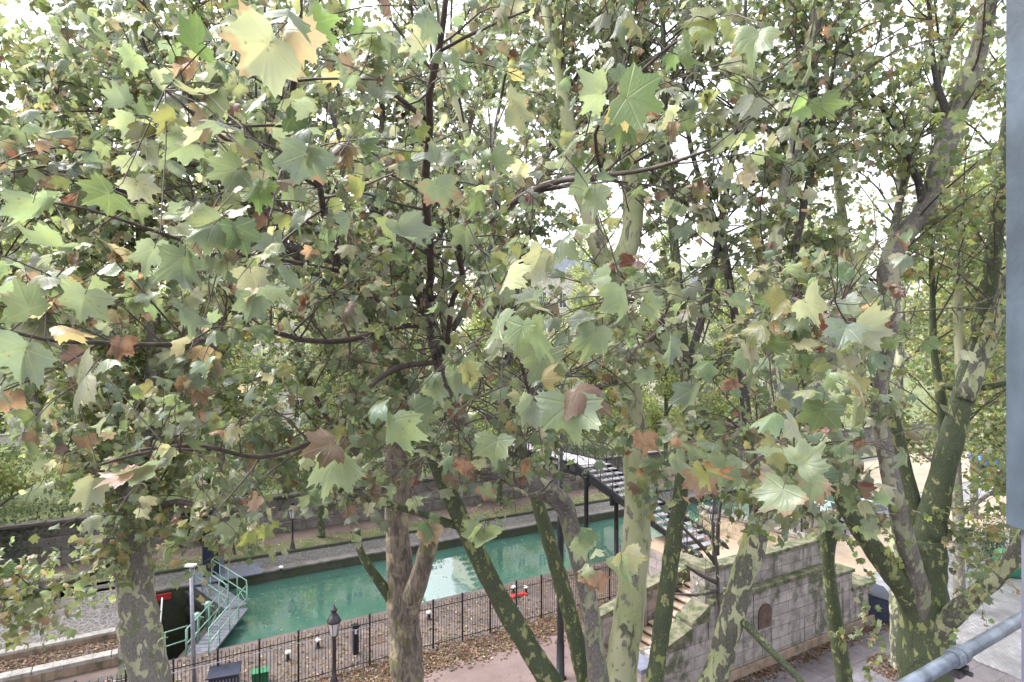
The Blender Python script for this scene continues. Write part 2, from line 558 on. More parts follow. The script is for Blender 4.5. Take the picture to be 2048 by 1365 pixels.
def template(half, rings, fold, droop, wave, dry, ph):
    ang, rad = [a for a, r in half], [r for a, r in half]
    A = [math.radians(a) for a in ang] + [-math.radians(a) for a in ang[1:]][::-1]
    Rr = rad + rad[1:][::-1]
    n = len(A)
    vs, uv = [(0, 0)], None
    for q in rings:
        for a, r in zip(A, Rr):
            vs.append((math.sin(a) * r * q, math.cos(a) * r * q))
    xy = np.array(vs, float)
    x, y = xy[:, 0], xy[:, 1]
    z = fold * np.abs(x) - droop * (x * x + y * y) + wave * np.sin(3.1 * x + ph) * np.sin(2.7 * y + ph * 2) * (np.hypot(x, y))
    X, Yv = x.copy(), y.copy()
    if dry:
        k = 2.2 + dry
        X = np.sin(x * k) / k
        z = z + (1 - np.cos(x * k)) / k
        k2 = 1.3 * dry
        z2 = z * np.cos(y * k2) + np.sin(y * k2) * .25
        Yv = y * np.cos(y * k2 * .4) - z * np.sin(y * k2) * .4
        z = z2
    tri = []
    for i in range(n):
        j = (i + 1) % n
        if j == 0 and half is not HALF_HI and half is not HALF_MID and half is not HALF_LOW:
            continue
        tri.append((0, 1 + j, 1 + i))
        for q in range(len(rings) - 1):
            a, b2 = 1 + q * n + i, 1 + q * n + j
            c, d2 = 1 + (q + 1) * n + i, 1 + (q + 1) * n + j
            tri.append((a, b2, d2)); tri.append((a, d2, c))
    return np.stack([X, Yv, z], 1), xy, np.array(tri, int)


def templates(half, rings, nvar, dry=False):
    r = random.Random(5)
    return [template(half, rings, r.uniform(-.4, .65), r.uniform(-.1, .7), r.uniform(.15, .45),
                     r.uniform(.6, 1.8) if dry else 0, r.uniform(0, 6)) for _ in range(nvar)]


T_HI = templates(HALF_HI, (.3, .55, .8, 1.0), 14)
T_DRY = templates(HALF_HI, (.3, .55, .8, 1.0), 6, True)
T_MID = templates(HALF_MID, (.55, 1.0), 10)
T_LOW = templates(HALF_LOW, (1.0,), 6)


def frames(tip, nrm):
    tip = tip / (np.linalg.norm(tip, axis=1)[:, None] + 1e-9)
    nrm = nrm - tip * np.sum(nrm * tip, axis=1)[:, None]
    nrm = nrm / (np.linalg.norm(nrm, axis=1)[:, None] + 1e-9)
    x = np.cross(tip, nrm)
    return np.stack([x, tip, nrm], 2)      # columns


def leaves(name, parent, tmpls, pos, tip, nrm, scale, col, mat):
    pos, tip, nrm, scale, col = map(lambda a: np.asarray(a, float), (pos, tip, nrm, scale, col))
    N = len(pos)
    if N == 0: return None
    R = frames(tip, nrm)
    which = rng.integers(0, len(tmpls), N)
    SX = rng.uniform(.72, 1.12, N); SH = rng.normal(0, .13, N)
    VV, CC, UU, TT = [], [], [], []
    b = 0
    for k, (tv, tuv, tt) in enumerate(tmpls):
        idx = np.where(which == k)[0]
        if len(idx) == 0: continue
        m = len(tv)
        loc = np.repeat(tv[None], len(idx), 0)
        loc[:, :, 0] = loc[:, :, 0] * SX[idx][:, None] + loc[:, :, 1] * SH[idx][:, None]
        v = np.einsum('nij,nmj->nmi', R[idx], loc) * scale[idx][:, None, None] + pos[idx][:, None, :]
        VV.append(v.reshape(-1, 3))
        CC.append(np.repeat(col[idx], m, axis=0))
        tri = (tt[None] + (np.arange(len(idx)) * m)[:, None, None] + b).reshape(-1, 3)
        TT.append(tri)
        UU.append(np.tile(tuv[tt.reshape(-1)], (len(idx), 1)))
        b += len(idx) * m
    Vv, Cc, Tt, Uu = np.concatenate(VV), np.concatenate(CC), np.concatenate(TT), np.concatenate(UU)
    if parent is not None: Vv = Vv - parent_world(parent)
    me = bpy.data.meshes.new(name)
    me.vertices.add(len(Vv)); me.vertices.foreach_set('co', Vv.astype(np.float32).ravel())
    me.loops.add(len(Tt) * 3); me.loops.foreach_set('vertex_index', Tt.astype(np.int32).ravel())
    me.polygons.add(len(Tt)); me.polygons.foreach_set('loop_start', np.arange(0, len(Tt) * 3, 3, dtype=np.int32))
    me.polygons.foreach_set('use_smooth', np.ones(len(Tt), bool))
    uvl = me.uv_layers.new(name='UVMap'); uvl.data.foreach_set('uv', Uu.astype(np.float32).ravel())
    ca = me.color_attributes.new('leafcol', 'FLOAT_COLOR', 'POINT')
    ca.data.foreach_set('color', Cc.astype(np.float32).ravel())
    me.update(); me.validate()
    me.materials.append(mat)
    o = bpy.data.objects.new(name, me)
    COL.objects.link(o)
    if parent is not None: o.parent = parent
    return o


PAL = {'green': (.085, .125, .055), 'blue': (.115, .155, .12), 'pale': (.25, .26, .19), 'yel': (.165, .185, .06),
       'bright': (.13, .215, .065), 'brown': (.12, .07, .048), 'pink': (.29, .175, .14), 'red': (.15, .045, .035),
       'dark': (.05, .09, .045), 'ochre': (.25, .19, .08), 'light': (.17, .225, .135), 'lime': (.26, .31, .07)}


def palette(n, w, jit=.25):
    keys = list(w); p = np.array([w[k] for k in keys], float); p /= p.sum()
    c = np.array([PAL[k] for k in keys])[rng.choice(len(keys), n, p=p)]
    lum = c @ np.array([.25, .6, .15])
    c = c * .8 + lum[:, None] * .2 * np.array([1.0, 1.0, .97])
    c = c * 1.1 * rng.uniform(1 - jit, 1 + jit, (n, 1)) * rng.uniform(.9, 1.1, (n, 3))
    br = rng.beta(1.0, 12, n)
    return np.concatenate([c, br[:, None]], 1)


W_MID = dict(green=.27, blue=.28, pale=.19, yel=.12, light=.09, brown=.03, pink=.02, ochre=.02, red=.012)
W_FAR = dict(lime=.42, yel=.22, bright=.18, green=.16, ochre=.06, brown=.02)
W_RIGHT = dict(green=.3, yel=.3, lime=.14, bright=.12, ochre=.07, pale=.08, brown=.03)
W_LOW = dict(light=.35, yel=.25, green=.2, pale=.12, ochre=.06, pink=.05)

# ------------------------------------------------------------------ trees


def smooth_path(pts, step=.15):
    pts = np.array(pts, float)          # columns xyz + radius
    if len(pts) < 3:
        n = max(2, int(np.linalg.norm(pts[-1, :3] - pts[0, :3]) / step))
        t = np.linspace(0, 1, n + 1)[:, None]
        return pts[0] * (1 - t) + pts[-1] * t
    ext = np.vstack([2 * pts[0] - pts[1], pts, 2 * pts[-1] - pts[-2]])
    out = []
    for i in range(1, len(ext) - 2):
        p0, p1, p2, p3 = ext[i - 1], ext[i], ext[i + 1], ext[i + 2]
        n = max(2, int(np.linalg.norm(p2[:3] - p1[:3]) / step))
        for k in range(n):
            t = k / n
            out.append(.5 * ((2 * p1) + (-p0 + p2) * t + (2 * p0 - 5 * p1 + 4 * p2 - p3) * t * t + (-p0 + 3 * p1 - 3 * p2 + p3) * t ** 3))
    out.append(ext[-2])
    out = np.array(out)
    out[:, 3] = np.maximum(out[:, 3], .002)
    return out


def limb_mesh(name, path, mat, parent, n=14, rough=.06):
    mb = MB()
    r = path[:, 3] * (1 + rough * np.sin(np.arange(len(path)) * .9 + random.uniform(0, 6)) * rng.uniform(.3, 1, len(path)))
    wob = path[:, :3] + (rng.normal(0, 1, (len(path), 3)) * (path[:, 3:4] * .035))
    mb.tube(wob, r, n)
    return mb.build(name, mat, parent, True)


def px(spec):
    """traced limb: (x, y, width px, depth) -> xyz + radius"""
    return np.array([np.append(P(x, y, Y), w * .44 / F * Y) for x, y, w, Y in spec])


def unit(v): return v / (np.linalg.norm(v) + 1e-9)


def rvec(): return unit(rng.normal(0, 1, 3))


class Tree:
    def __init__(self, name, label, loc, group=None, wts=W_MID, zmin=0, zmax=99, keep=None, outward=None, lsize=(.15, .25)):
        self.root = thing(name, label, 'tree', loc, group)
        self.loc = np.array(loc, float)
        self.tw = MB()
        self.L = dict(hi=[], dry=[], mid=[], low=[])
        self.wts, self.zmin, self.zmax, self.keep, self.ls = wts, zmin, zmax, keep, lsize
        self.paths = []

    def limb(self, spec, mat, name='limb', raw=False, n=14, grow=True, step=.15):
        path = smooth_path(spec if raw else px(spec), step)
        if name == 'branch': path[:, 3] *= 1.3
        limb_mesh(name, path, mat, self.root, n)
        if grow: self.paths.append(path)
        return path

    def ok(self, p):
        if p[2] < self.zmin or p[2] > self.zmax: return False
        d = math.sqrt(p[0] ** 2 + p[1] ** 2 + (p[2] - H) ** 2)
        if d < 1.9 or p[1] < .9: return False
        if self.keep and not self.keep(p): return False
        return True

    def leaf(self, p, tipdir, nrm, width, col=None, lod=None):
        d = math.sqrt(p[0] ** 2 + p[1] ** 2 + (p[2] - H) ** 2)
        if lod is None:
            lod = 'hi' if d < 6 else ('mid' if d < 17 else 'low')
            if lod == 'hi' and random.random() < .07: lod = 'dry'; col = col or ('brown' if random.random() < .6 else 'red')
        self.L[lod].append((p, tipdir, nrm, width / 1.41, col))

    def twig(self, o, d, ln, r, nleaf, sag=.25, lw=None):
        pts = [o]; p = o.copy(); d = unit(d)
        k = 5
        for i in range(k):
            d = unit(d + rvec() * .22 + V3(0, 0, .12 - sag * i / k))
            p = p + d * ln / k
            pts.append(p.copy())
        pts = np.array(pts)
        if not self.ok(pts[-1]) or not self.ok(pts[2]): return None
        self.tw.tube(pts, np.linspace(r, r * .35, k + 1), 4 if np.linalg.norm(o - V3(0, 0, H)) > 6 else 6, False)
        for j in range(nleaf):
            f = (j + .6) / nleaf
            q = f * k; i = min(k - 1, int(q))
            b = pts[i] + (pts[i + 1] - pts[i]) * (q - i)
            side = rvec()
            td = unit(pts[i + 1] - pts[i])
            side = unit(side - td * np.dot(side, td) * .6 + td * .4 + V3(0, 0, -.15))
            pet = random.uniform(.04, .09)
            q0 = b + side * pet
            if np.linalg.norm(b - V3(0, 0, H)) < 7:
                self.tw.tube([b, b + side * pet * .5 + V3(0, 0, .006), q0], .0014, 4, False)
            tip = unit(side + V3(0, 0, -.55) + rvec() * .4)
            out = unit(V3(q0[0] - self.loc[0], q0[1] - self.loc[1], 0) + 1e-3)
            nrm = unit(V3(0, 0, .8) + out * .35 + rvec() * .85)
            w = random.uniform(*(lw or self.ls))
            self.leaf(q0, tip, nrm, w)
        return pts

    def grow(self, path, f0=.3, f1=1.0, per_m=2.2, sec=(1.0, 2.2), twigs=6, nleaf=6, up=.35, tl=(.35, .8), dirbias=None, lw=None, rad=.3):
        seg = np.linalg.norm(np.diff(path[:, :3], axis=0), axis=1)
        Ltot = seg.sum() * (f1 - f0)
        for _ in range(max(1, int(Ltot * per_m))):
            i = int(random.uniform(f0, f1) * (len(path) - 2))
            o = path[i, :3]; tg = unit(path[i + 1, :3] - o)
            d = rvec(); d = unit(d - tg * np.dot(d, tg) + tg * .45 + V3(0, 0, up))
            if dirbias is not None: d = unit(d + dirbias)
            ln = random.uniform(*sec)
            r0 = min(path[i, 3] * .5, .007 + ln * .006)
            pts = [o]; p = o.copy(); k = 6
            for q in range(k):
                d = unit(d + rvec() * .2 + V3(0, 0, .06 - .05 * q))
                p = p + d * ln / k; pts.append(p.copy())
            pts = np.array(pts)
            if not self.ok(pts[3]): continue
            good = k
            for q in range(3, k + 1):
                if not self.ok(pts[q]): good = q - 1; break
            pts = pts[:good + 1]; k = good
            self.tw.tube(pts, np.linspace(r0, r0 * .35, k + 1), 5, False)
            for j in range(twigs):
                q = random.uniform(.25, 1) * (k - .01); ii = int(q)
                b = pts[ii] + (pts[ii + 1] - pts[ii]) * (q - ii)
                dd = rvec(); tt = unit(pts[ii + 1] - pts[ii])
                self.twig(b, dd + tt * .8, random.uniform(*tl), .004, nleaf, lw=lw)

    def cluster(self, path, n, spread, f0=.2, lw=None):
        for _ in range(n):
            i = int((random.uniform(f0, 1)) * (len(path) - 1))
            p = path[i, :3] + rng.normal(0, spread, 3)
            if not self.ok(p): continue
            tip = unit(V3(0, 0, -.5) + rvec()); nrm = unit(V3(0, 0, .8) + rvec() * .8)
            self.leaf(p, tip, nrm, random.uniform(*(lw or self.ls)))

    def finish(self, twmat='twig'):
        if self.tw.n: self.tw.build('twig_work', M[twmat], self.root, True)
        # one crown mesh; each level of leaf detail is joined into it
        first = None
        for lod, tm, mat in (('hi', T_HI, 'leaf'), ('dry', T_DRY, 'leaf'), ('mid', T_MID, 'leaf'), ('low', T_LOW, 'leaf_far')):
            L = self.L[lod]
            if not L: continue
            col = palette(len(L), self.wts)
            for i, l in enumerate(L):
                if l[4]:
                    key = l[4]
                    brn = None
                    if isinstance(key, tuple): key, brn = key
                    col[i, :3] = (np.array(PAL[key]) * .84 + np.dot(PAL[key], (.25, .6, .15)) * .16) * random.uniform(.85, 1.15)
                    col[i, 3] = brn if brn is not None else random.uniform(0, .25)
            nm = {'hi': 'crown', 'mid': 'crown', 'low': 'crown', 'dry': 'withered_foliage'}[lod]
            leaves(nm, self.root, tm, [l[0] for l in L], [l[1] for l in L], [l[2] for l in L], [l[3] for l in L], col, M[mat])
        self.count = {k: len(v) for k, v in self.L.items()}
        print(self.root.name, self.count)


def build_all():
    setting(); canal(); far_bank(); quay_objects(); abutment(); footbridge(); street_right(); balcony()
    main_tree(); left_tree(); broken_tree(); right_tree(); small_trees(); background_trees()
    litter()


def sheet(name, poly, z, mat, kind='structure'):
    mb = MB()
    mb.add([(p[0], p[1], z) for p in poly], [tuple(range(len(poly)))], [[(p[0], p[1]) for p in poly]])
    o = mb.build(name, mat)
    return tag(o, kind=kind)


def S(s, t): return C(s, t)[:2]


T_FENCE, T_EDGE, T_FAR, T_WALL = 20.5, 24.4, 31.8, 38.1


def setting():
    # near ground: everything on this side of the water
    sheet('street', [S(-300, -60), S(600, -60), S(600, T_EDGE), S(-300, T_EDGE)], 0, M['street'])
    sheet('earth_path', [S(-60, 11.5), S(13.2, 11.5), S(13.2, 16.4), S(24, 16.4), S(24, 19.6), S(-60, 19.6)], .006, M['earth'])
    sheet('sandy_ground', [S(25.5, 16.2), S(33, 16.6), S(60, 15.5), S(200, 10), S(200, T_EDGE - .5), S(24.0, 20.2), S(24.0, 17.5)], .010, M['sand'])
    sheet('sandy_square', [S(46.3, T_EDGE - .6), S(300, T_EDGE - .6), S(300, 33), S(46.3, 33)], .026, M['sand'])
    sheet('cobbled_street', [S(24.5, 6), S(200, -10), S(200, 10), S(60, 15.5), S(33, 16.55), S(25.5, 16.15)], .014, M['setts'])
    sheet('quay_pavement', [S(-2, 19.6), S(24.0, 19.6), S(24.0, 20.2), S(46, 22), S(46, T_EDGE), S(-.6, T_EDGE), S(-.6, 20.3), S(-2, 20.3)], .018, M['quay'])
    # cover over the tunnel mouth, left of the lock
    sheet('tunnel_cover', [S(-300, T_EDGE), S(-.6, T_EDGE), S(-.6, T_FAR), S(-300, T_FAR)], 0, M['farearth'])
    mb = MB()   # cobbled slope rises a little towards the far side
    a = [C(-14, 27.8, .02), C(-1.3, 27.8, .02), C(-1.0, 29.6, .35), C(-1.6, 31.4, .55), C(-14, 31.4, .55)]
    mb.add(a, [tuple(range(5))])
    tag(mb.build('cobbled_slope', M['rubble']), kind='structure')
    # far side
    sheet('far_quay_pavement', [S(-.6, T_FAR), S(300, T_FAR), S(300, 34.2), S(-.6, 34.2)], 0, M['farquay'])
    sheet('grass_verge', [S(-6, 34.2), S(300, 34.2), S(300, 36.0), S(-6, 36.0)], .05, M['grass'])
    sheet('far_earth_path', [S(-300, 31.8), S(-2, 31.8), S(-6, 34.2), S(-6, 36), S(300, 36), S(300, T_WALL + .6), S(-300, T_WALL + .6)], .03, M['farearth'])
    sheet('garden_terrace', [S(-500, T_WALL + .4), S(600, T_WALL + .4), S(600, 500), S(-500, 500)], 1.95, M['garden'])
    # horizon-wide base under everything but the canal trench
    sheet('ground', [(-3000, -500), (3000, -500), (3000, 4000), (-3000, 4000)], -6, M['farearth'])


def canal():
    gate_pts = [C(.9, T_EDGE), C(2.6, 28.1), C(1.5, T_FAR)]
    mb = MB()
    top = [C(.9, T_EDGE, -.5), C(46, T_EDGE, -.5), C(46, T_FAR, -.5), C(1.5, T_FAR, -.5), C(2.6, 28.1, -.5)]
    mb.add(top, [(0, 1, 2, 3, 4)])
    tag(mb.build('water', M['water']), kind='structure')
    mb = MB()
    mb.add([C(-.8, T_EDGE - .1, -3.6), C(2.7, T_EDGE - .1, -3.6), C(2.7, T_FAR + .1, -3.6), C(-.8, T_FAR + .1, -3.6)], [(0, 1, 2, 3)])
    tag(mb.build('lock_chamber_water', M['lockwater']), kind='structure')
    # quay walls
    w = thing('quay_wall', 'mossy near quay wall edging the green canal', 'wall', C(10, T_EDGE))
    mb = MB(); mb.st(-.6, 46, T_EDGE - .5, T_EDGE - .004, -4.5, -.06); mb.build('wall', M['stone_lock'], w)
    mb = MB(); mb.st(-.6, 46, T_EDGE - .52, T_EDGE + .06, -.06, .024); mb.build('coping', M['quay'], w, bevel=.015)
    w = thing('quay_wall', 'far quay wall with dark mossy stone face along the water', 'wall', C(10, T_FAR))
    mb = MB(); mb.st(-.6, 46, T_FAR + .004, T_FAR + .5, -4.5, -.06); mb.build('wall', M['stone_lock'], w)
    mb = MB(); mb.st(-.6, 46, T_FAR - .06, T_FAR + .52, -.06, .03); mb.build('coping', M['stone_grey'], w, bevel=.015)
    mb = MB(); mb.st(-1.2, -.6, T_EDGE - .5, T_FAR + .5, -4.5, .03)
    tag(mb.build('tunnel_portal', M['stone_lock']), 'dark stone end wall closing the drained lock chamber', 'wall')
    mb = MB(); mb.st(-.55, .5, T_FAR - .16, T_FAR - .08, -.42, -.14)
    tag(mb.build('guard_beam', M['red'], bevel=.01), 'red painted beam along the top of the far lock wall', 'beam')
    mb = MB(); mb.st(46, 46.6, T_EDGE - .5, T_FAR + .5, -4.5, .022)
    tag(mb.build('quay_wall', M['stone_lock']), 'dark stone quay wall closing the far right end of the basin', 'wall')
    # lock gates
    g = thing('lock_gate', 'dark mitre lock gate with pale green railings and grey walkway', 'lock gate', C(.2, T_EDGE))
    pts = [C(.9, T_EDGE), C(2.6, 28.1), C(1.5, T_FAR)]
    for a, b in ((0, 1), (1, 2)):
        A, B = pts[a], pts[b]
        d = unit(B - A); nrm = V3(-d[1], d[0], 0)
        mb = MB()
        q = [A - nrm * .0, B - nrm * .0, B + nrm * .35, A + nrm * .35]
        mb.hexa([p + V3(0, 0, -4) for p in q] + [p + V3(0, 0, -.12) for p in q])
        for k in range(5):
            z = -3.4 + k * .75
            mb.hexa([p + V3(0, 0, z) for p in (A + nrm * .35, B + nrm * .35, B + nrm * .5, A + nrm * .5)] + [p + V3(0, 0, z + .22) for p in (A + nrm * .35, B + nrm * .35, B + nrm * .5, A + nrm * .5)])
        mb.build('gate_leaf', M['beamblack'], g)
        mb = MB()
        q = [A - nrm * .75, B - nrm * .75, B + nrm * .1, A + nrm * .1]
        mb.hexa([p + V3(0, 0, -.10) for p in q] + [p + V3(0, 0, -.03) for p in q])
        for k in range(14):
            f = (k + .5) / 14
            c = A + (B - A) * f - nrm * .32
            mb.hexa([c + d * u + nrm * v + V3(0, 0, z) for z in (-.028, -.016) for u, v in ((-.015, -.38), (.015, -.38), (.015, .38), (-.015, .38))])
        mb.build('walkway', M['plate'], g)
        for off, nm in ((-.72, 'railing'), (.06, 'railing')):
            mb = MB()
            a0, b0 = A + nrm * off, B + nrm * off
            L = np.linalg.norm(b0 - a0); n = int(L / .95)
            for z in (.45, .98):
                mb.bar(a0 + V3(0, 0, z), b0 + V3(0, 0, z), .024)
            for k in range(n + 1):
                p = a0 + (b0 - a0) * k / n
                mb.bar(p + V3(0, 0, -.1), p + V3(0, 0, .98), .022)
            for k in range(n):
                p, r = a0 + (b0 - a0) * k / n, a0 + (b0 - a0) * (k + 1) / n
                if k % 2 == 0: mb.bar(p + V3(0, 0, .0), r + V3(0, 0, .45), .014)
            mb.build(nm, M['green_paint'], g, True)
        # winding gear boxes on the leaf
    for f in (.3, .55):
        mb = MB()
        c = pts[0] + (pts[1] - pts[0]) * f + V3(-.25, .15, 0)
        mb.lathe(c, [(.09, -.05), (.09, .7), (.13, .72), (.13, .95), (.05, 1.0)], 10)
        mb.bar(c + V3(-.3, .1, .85), c + V3(.3, -.1, .85), .02)
        mb.build('paddle_gear', M['green_paint'], g, True)
    # extra handrail loop at the near end
    A = C(-.5, 24.3); B = C(.9, 24.7); mb = MB()
    for z in (.5, 1.0): mb.bar(A + V3(0, 0, z), B + V3(0, 0, z), .024)
    for p in (A, (A + B) / 2, B): mb.bar(p, p + V3(0, 0, 1.0), .022)
    mb.build('end_handrail', M['green_paint'], g, True)


def bollard(b, label):
    t = thing('mooring_bollard', label, 'bollard', b, 'white capped bollards on the quays')
    mb = MB(); mb.lathe(b, [(.10, 0), (.10, .03), (.06, .06), (.05, .22), (.07, .25)], 12); mb.build('post', M['iron'], t, True)
    mb = MB(); mb.lathe(b, [(.07, .25), (.10, .27), (.11, .31), (.09, .35), (.04, .37)], 14); mb.build('cap', M['white'], t, True)


def lamp(b, label, hgt=2.75, group='old Paris lamp posts'):
    k = hgt / 2.75
    t = thing('street_lamp', label, 'street lamp', b, group)
    q = lambda L: [(r * k, z * k) for r, z in L]
    mb = MB(); mb.lathe(b, q([(.17, 0), (.17, .05), (.13, .09), (.12, .28), (.095, .33), (.10, .37), (.06, .42), (.052, .6), (.045, 1.55), (.062, 1.58), (.045, 1.62), (.055, 1.70), (.03, 1.73)]), 14)
    mb.build('post', M['iron_lamp'], t, True)
    mb = MB(); mb.lathe(b, q([(.115, 1.74), (.20, 2.16)]), 6); lo = mb.build('lantern', M['lantern'], t)
    mb = MB()
    for i in range(6):
        a = 2 * math.pi * (i + .5) / 6
        mb.bar(b + V3(.117 * k * math.cos(a), .117 * k * math.sin(a), 1.73 * k), b + V3(.203 * k * math.cos(a), .203 * k * math.sin(a), 2.17 * k), .012 * k, 5)
    mb.lathe(b, q([(.125, 1.715), (.125, 1.745)]), 6)
    mb.build('frame', M['iron_lamp'], lo)
    mb = MB(); mb.lathe(b, q([(.215, 2.16), (.235, 2.19), (.235, 2.22), (.15, 2.36), (.085, 2.43), (.085, 2.53), (.11, 2.55), (.09, 2.60), (.04, 2.64), (.03, 2.70), (.012, 2.75)]), 12)
    mb.build('cap', M['iron_lamp'], t, True)
    return t


def quay_objects():
    # iron fence along the quay, one panel part per bay
    fb = C(-2, T_FENCE)
    fe = thing('iron_fence', 'black iron bar fence along the near quay with leaves at its foot', 'fence', fb)
    proto_p = proto_b = None
    n, step, h = 31, 1.19, 1.72
    for k in range(n + 1):
        s = -2 + k * step
        b = C(s, T_FENCE)
        if proto_p is None:
            mb = MB(); mb.box(fb + V3(0, 0, h / 2 + .03), (.055, .055, h + .06), math.radians(30.5))
            mb.lathe(fb, [(.05, h + .06), (.02, h + .10)], 4)
            proto_p = mb.build('post', M['iron'], fe)
            mb = MB()
            for z in (.16, 1.50): mb.bar(C(-2 + .03, T_FENCE, z), C(-2 + step - .03, T_FENCE, z), .016, 5)
            for j in range(1, 11):
                p = C(-2 + step * j / 11, T_FENCE)
                mb.bar(p + V3(0, 0, .05), p + V3(0, 0, h - (0 if j % 2 else .06)), .009, 5)
            proto_b = mb.build('bar_panel', M['iron'], fe)
        else:
            c = proto_p.copy(); COL.objects.link(c); c.parent = fe; c.location = Vector(b - fb)
            if k < n:
                c = proto_b.copy(); COL.objects.link(c); c.parent = fe; c.location = Vector(b - fb)
    mb = MB(); mb.tube([C(-3, 20.1, 1.45), C(0, 20.25, 1.5), C(8, 20.4, 1.42)], .011, 6)
    for s in (-3, 0, 3, 6): mb.bar(C(s, 20.2, 0), C(s, 20.2, 1.45), .012)
    tag(mb.build('wire_rail', M['mast'], None, True), 'thin pale rail running just before the black iron fence', 'rail')
    # lamps
    lamp(G(668, 1378), 'black lamp post with grey lantern in front of the iron fence')
    lamp(G(585, 1100, .05), 'black lamp post on the grass verge of the far quay')
    lamp(V3(*P(1427, 1142, (H - 2.78) * F / (1142 - HZ))), 'black lamp post on the landing beside the iron stairs', 2.75)
    lamp(G(1603, 1092), 'black lamp post on the sandy quay behind the mossy parapet', 2.6)
    # tall mast
    b = G(1121, 1357)
    t = thing('lamp_mast', 'tall black lamp mast rising behind the fallen leaf strip', 'lamp mast', b)
    mb = MB(); mb.lathe(b, [(.2, 0), (.2, .04), (.135, .06), (.13, 1.2), (.115, 1.25), (.11, 5), (.075, 8.6)], 16); mb.build('post', M['iron'], t, True)
    mb = MB(); mb.tube([b + V3(0, 0, 8.5), b + V3(.2, .3, 8.9), b + V3(.6, 1.0, 9.05)], [.05, .045, .04], 8)
    mb.build('arm', M['iron'], t, True)
    mb = MB(); mb.lathe(b + V3(.6, 1.0, 8.75), [(.05, -.02), (.26, .02), (.28, .08), (.15, .24), (.05, .32)], 14); mb.build('lamp_head', M['iron'], t, True)
    # bollards
    for (x, y), lb in (((576, 1322), 'white capped bollard on the quay nearest the green crate'),
                       ((636, 1297), 'white capped bollard left of the near lamp post by the water step'),
                       ((858, 1240), 'white capped bollard just right of the thick brown trunk'),
                       ((1027, 1188), 'white capped bollard left of the red sheet on the quay'),
                       ((1052, 1188), 'white capped bollard right of the red sheet on the quay'),
                       ((562, 1147), 'white capped bollard on the far quay edge')):
        bollard(G(x, y), lb)
    # power pedestal
    b = G(711, 1308)
    t = thing('power_pedestal', 'slim navy service pedestal with a white plate behind the fence', 'pedestal', b)
    mb = MB(); mb.box(b + V3(0, 0, .49), (.2, .2, .98), .5); mb.build('body', M['navy'], t, bevel=.02)
    mb = MB(); mb.box(b + V3(0, 0, 1.02), (.26, .26, .08), .5); mb.build('top', M['iron'], t, bevel=.02)
    mb = MB(); mb.box(b + V3(.05, -.112, .84), (.085, .012, .15), .5); lb = mb.build('plate', M['white'], t)
    mb = MB()
    c = b + V3(.05, -.122, .84)
    for dx in (-.02, .02): mb.box(c + V3(dx, .0, .015), (.010, .008, .08), .5)
    mb.box(c + V3(0, 0, -.03), (.05, .008, .010), .5); mb.build('mark', M['navy'], lb)
    # manhole covers, red sheet
    mb = MB(); c = G(745, 1284); mb.box(c + V3(0, 0, .03), (.95, .6, .012), math.radians(30.5))
    tag(mb.build('manhole_cover', M['rust']), 'dark rectangular cover set in the near quay paving', 'manhole cover')
    mb = MB(); c = G(661, 1118); mb.box(c + V3(0, 0, .02), (1.2, .55, .014), math.radians(30.5))
    tag(mb.build('manhole_cover', M['rust']), 'dark rectangular cover set in the far quay setts', 'manhole cover')
    mb = MB(); c = G(1035, 1193)
    poly = [c + V3(*S(a, b2), 0) for a, b2 in ((-.45, -.16), (.42, -.2), (.5, .12), (-.36, .2))]
    mb.prism([(p[0], p[1]) for p in poly], .03, .085)
    mb.prism([(p[0] * .6 + c[0] * .4 + .05, p[1] * .6 + c[1] * .4) for p in poly], .088, .12)
    tag(mb.build('folded_sheet', M['red'], bevel=.02), 'flat red folded sheet lying on the near quay', 'sheet')
    # green crate
    b = G(521, 1368)
    t = thing('plastic_crate', 'small bright green ribbed crate at the left end of the quay', 'crate', b)
    mb = MB()
    rz = math.radians(20)
    for dx, dy, sx, sy in ((0, -.15, .5, .02), (0, .15, .5, .02), (-.24, 0, .02, .3), (.24, 0, .02, .3)):
        a, q = math.cos(rz), math.sin(rz)
        mb.box(b + V3(a * dx - q * dy, q * dx + a * dy, .22), (sx, sy, .4), rz)
    mb.build('side_panel', M['crategreen'], t)
    mb = MB()
    for k in range(8):
        dx = -.22 + k * .063; a, q = math.cos(rz), math.sin(rz)
        mb.box(b + V3(a * dx + q * .165, q * dx - a * .165, .22), (.02, .014, .38), rz)
    mb.box(b + V3(0, 0, .43), (.56, .36, .03), rz)
    mb.build('rim_and_ribs', M['crategreen'], t)
    # navy ribbed cabinet at the near end of the gate
    b = C(1.3, 19.2)
    b = G(449, 1425)
    t = thing('utility_cabinet', 'navy ribbed cabinet near the end of the lock gate', 'cabinet', b)
    rz = math.radians(20); a, q = math.cos(rz), math.sin(rz)
    mb = MB(); mb.box(b + V3(0, 0, .62), (.8, .7, 1.24), rz); mb.build('body', M['navy'], t)
    mb = MB()
    for k in range(9):
        dx = -.36 + k * .09
        mb.box(b + V3(a * dx + q * .36, q * dx - a * .36, .6), (.035, .03, 1.15), rz)
    mb.build('rib', M['navy_light'], t)
    mb = MB(); mb.box(b + V3(0, 0, 1.27), (.9, .8, .05), rz); mb.build('top', M['navy'], t, bevel=.01)
    # far navy cabinet on its platform
    b = C(2.2, 32.6)
    t = thing('control_cabinet', 'tall navy box with slate side on the far lock side', 'cabinet', b)
    mb = MB(); mb.box(b + V3(0, 0, .95), (.75, .5, 1.8), math.radians(30.5)); mb.build('body', M['navy'], t, bevel=.02)
    mb = MB(); mb.st(2.55, 2.75, 32.3, 33.1, .05, 1.95); mb.build('side_panel', M['navy_light'], t)
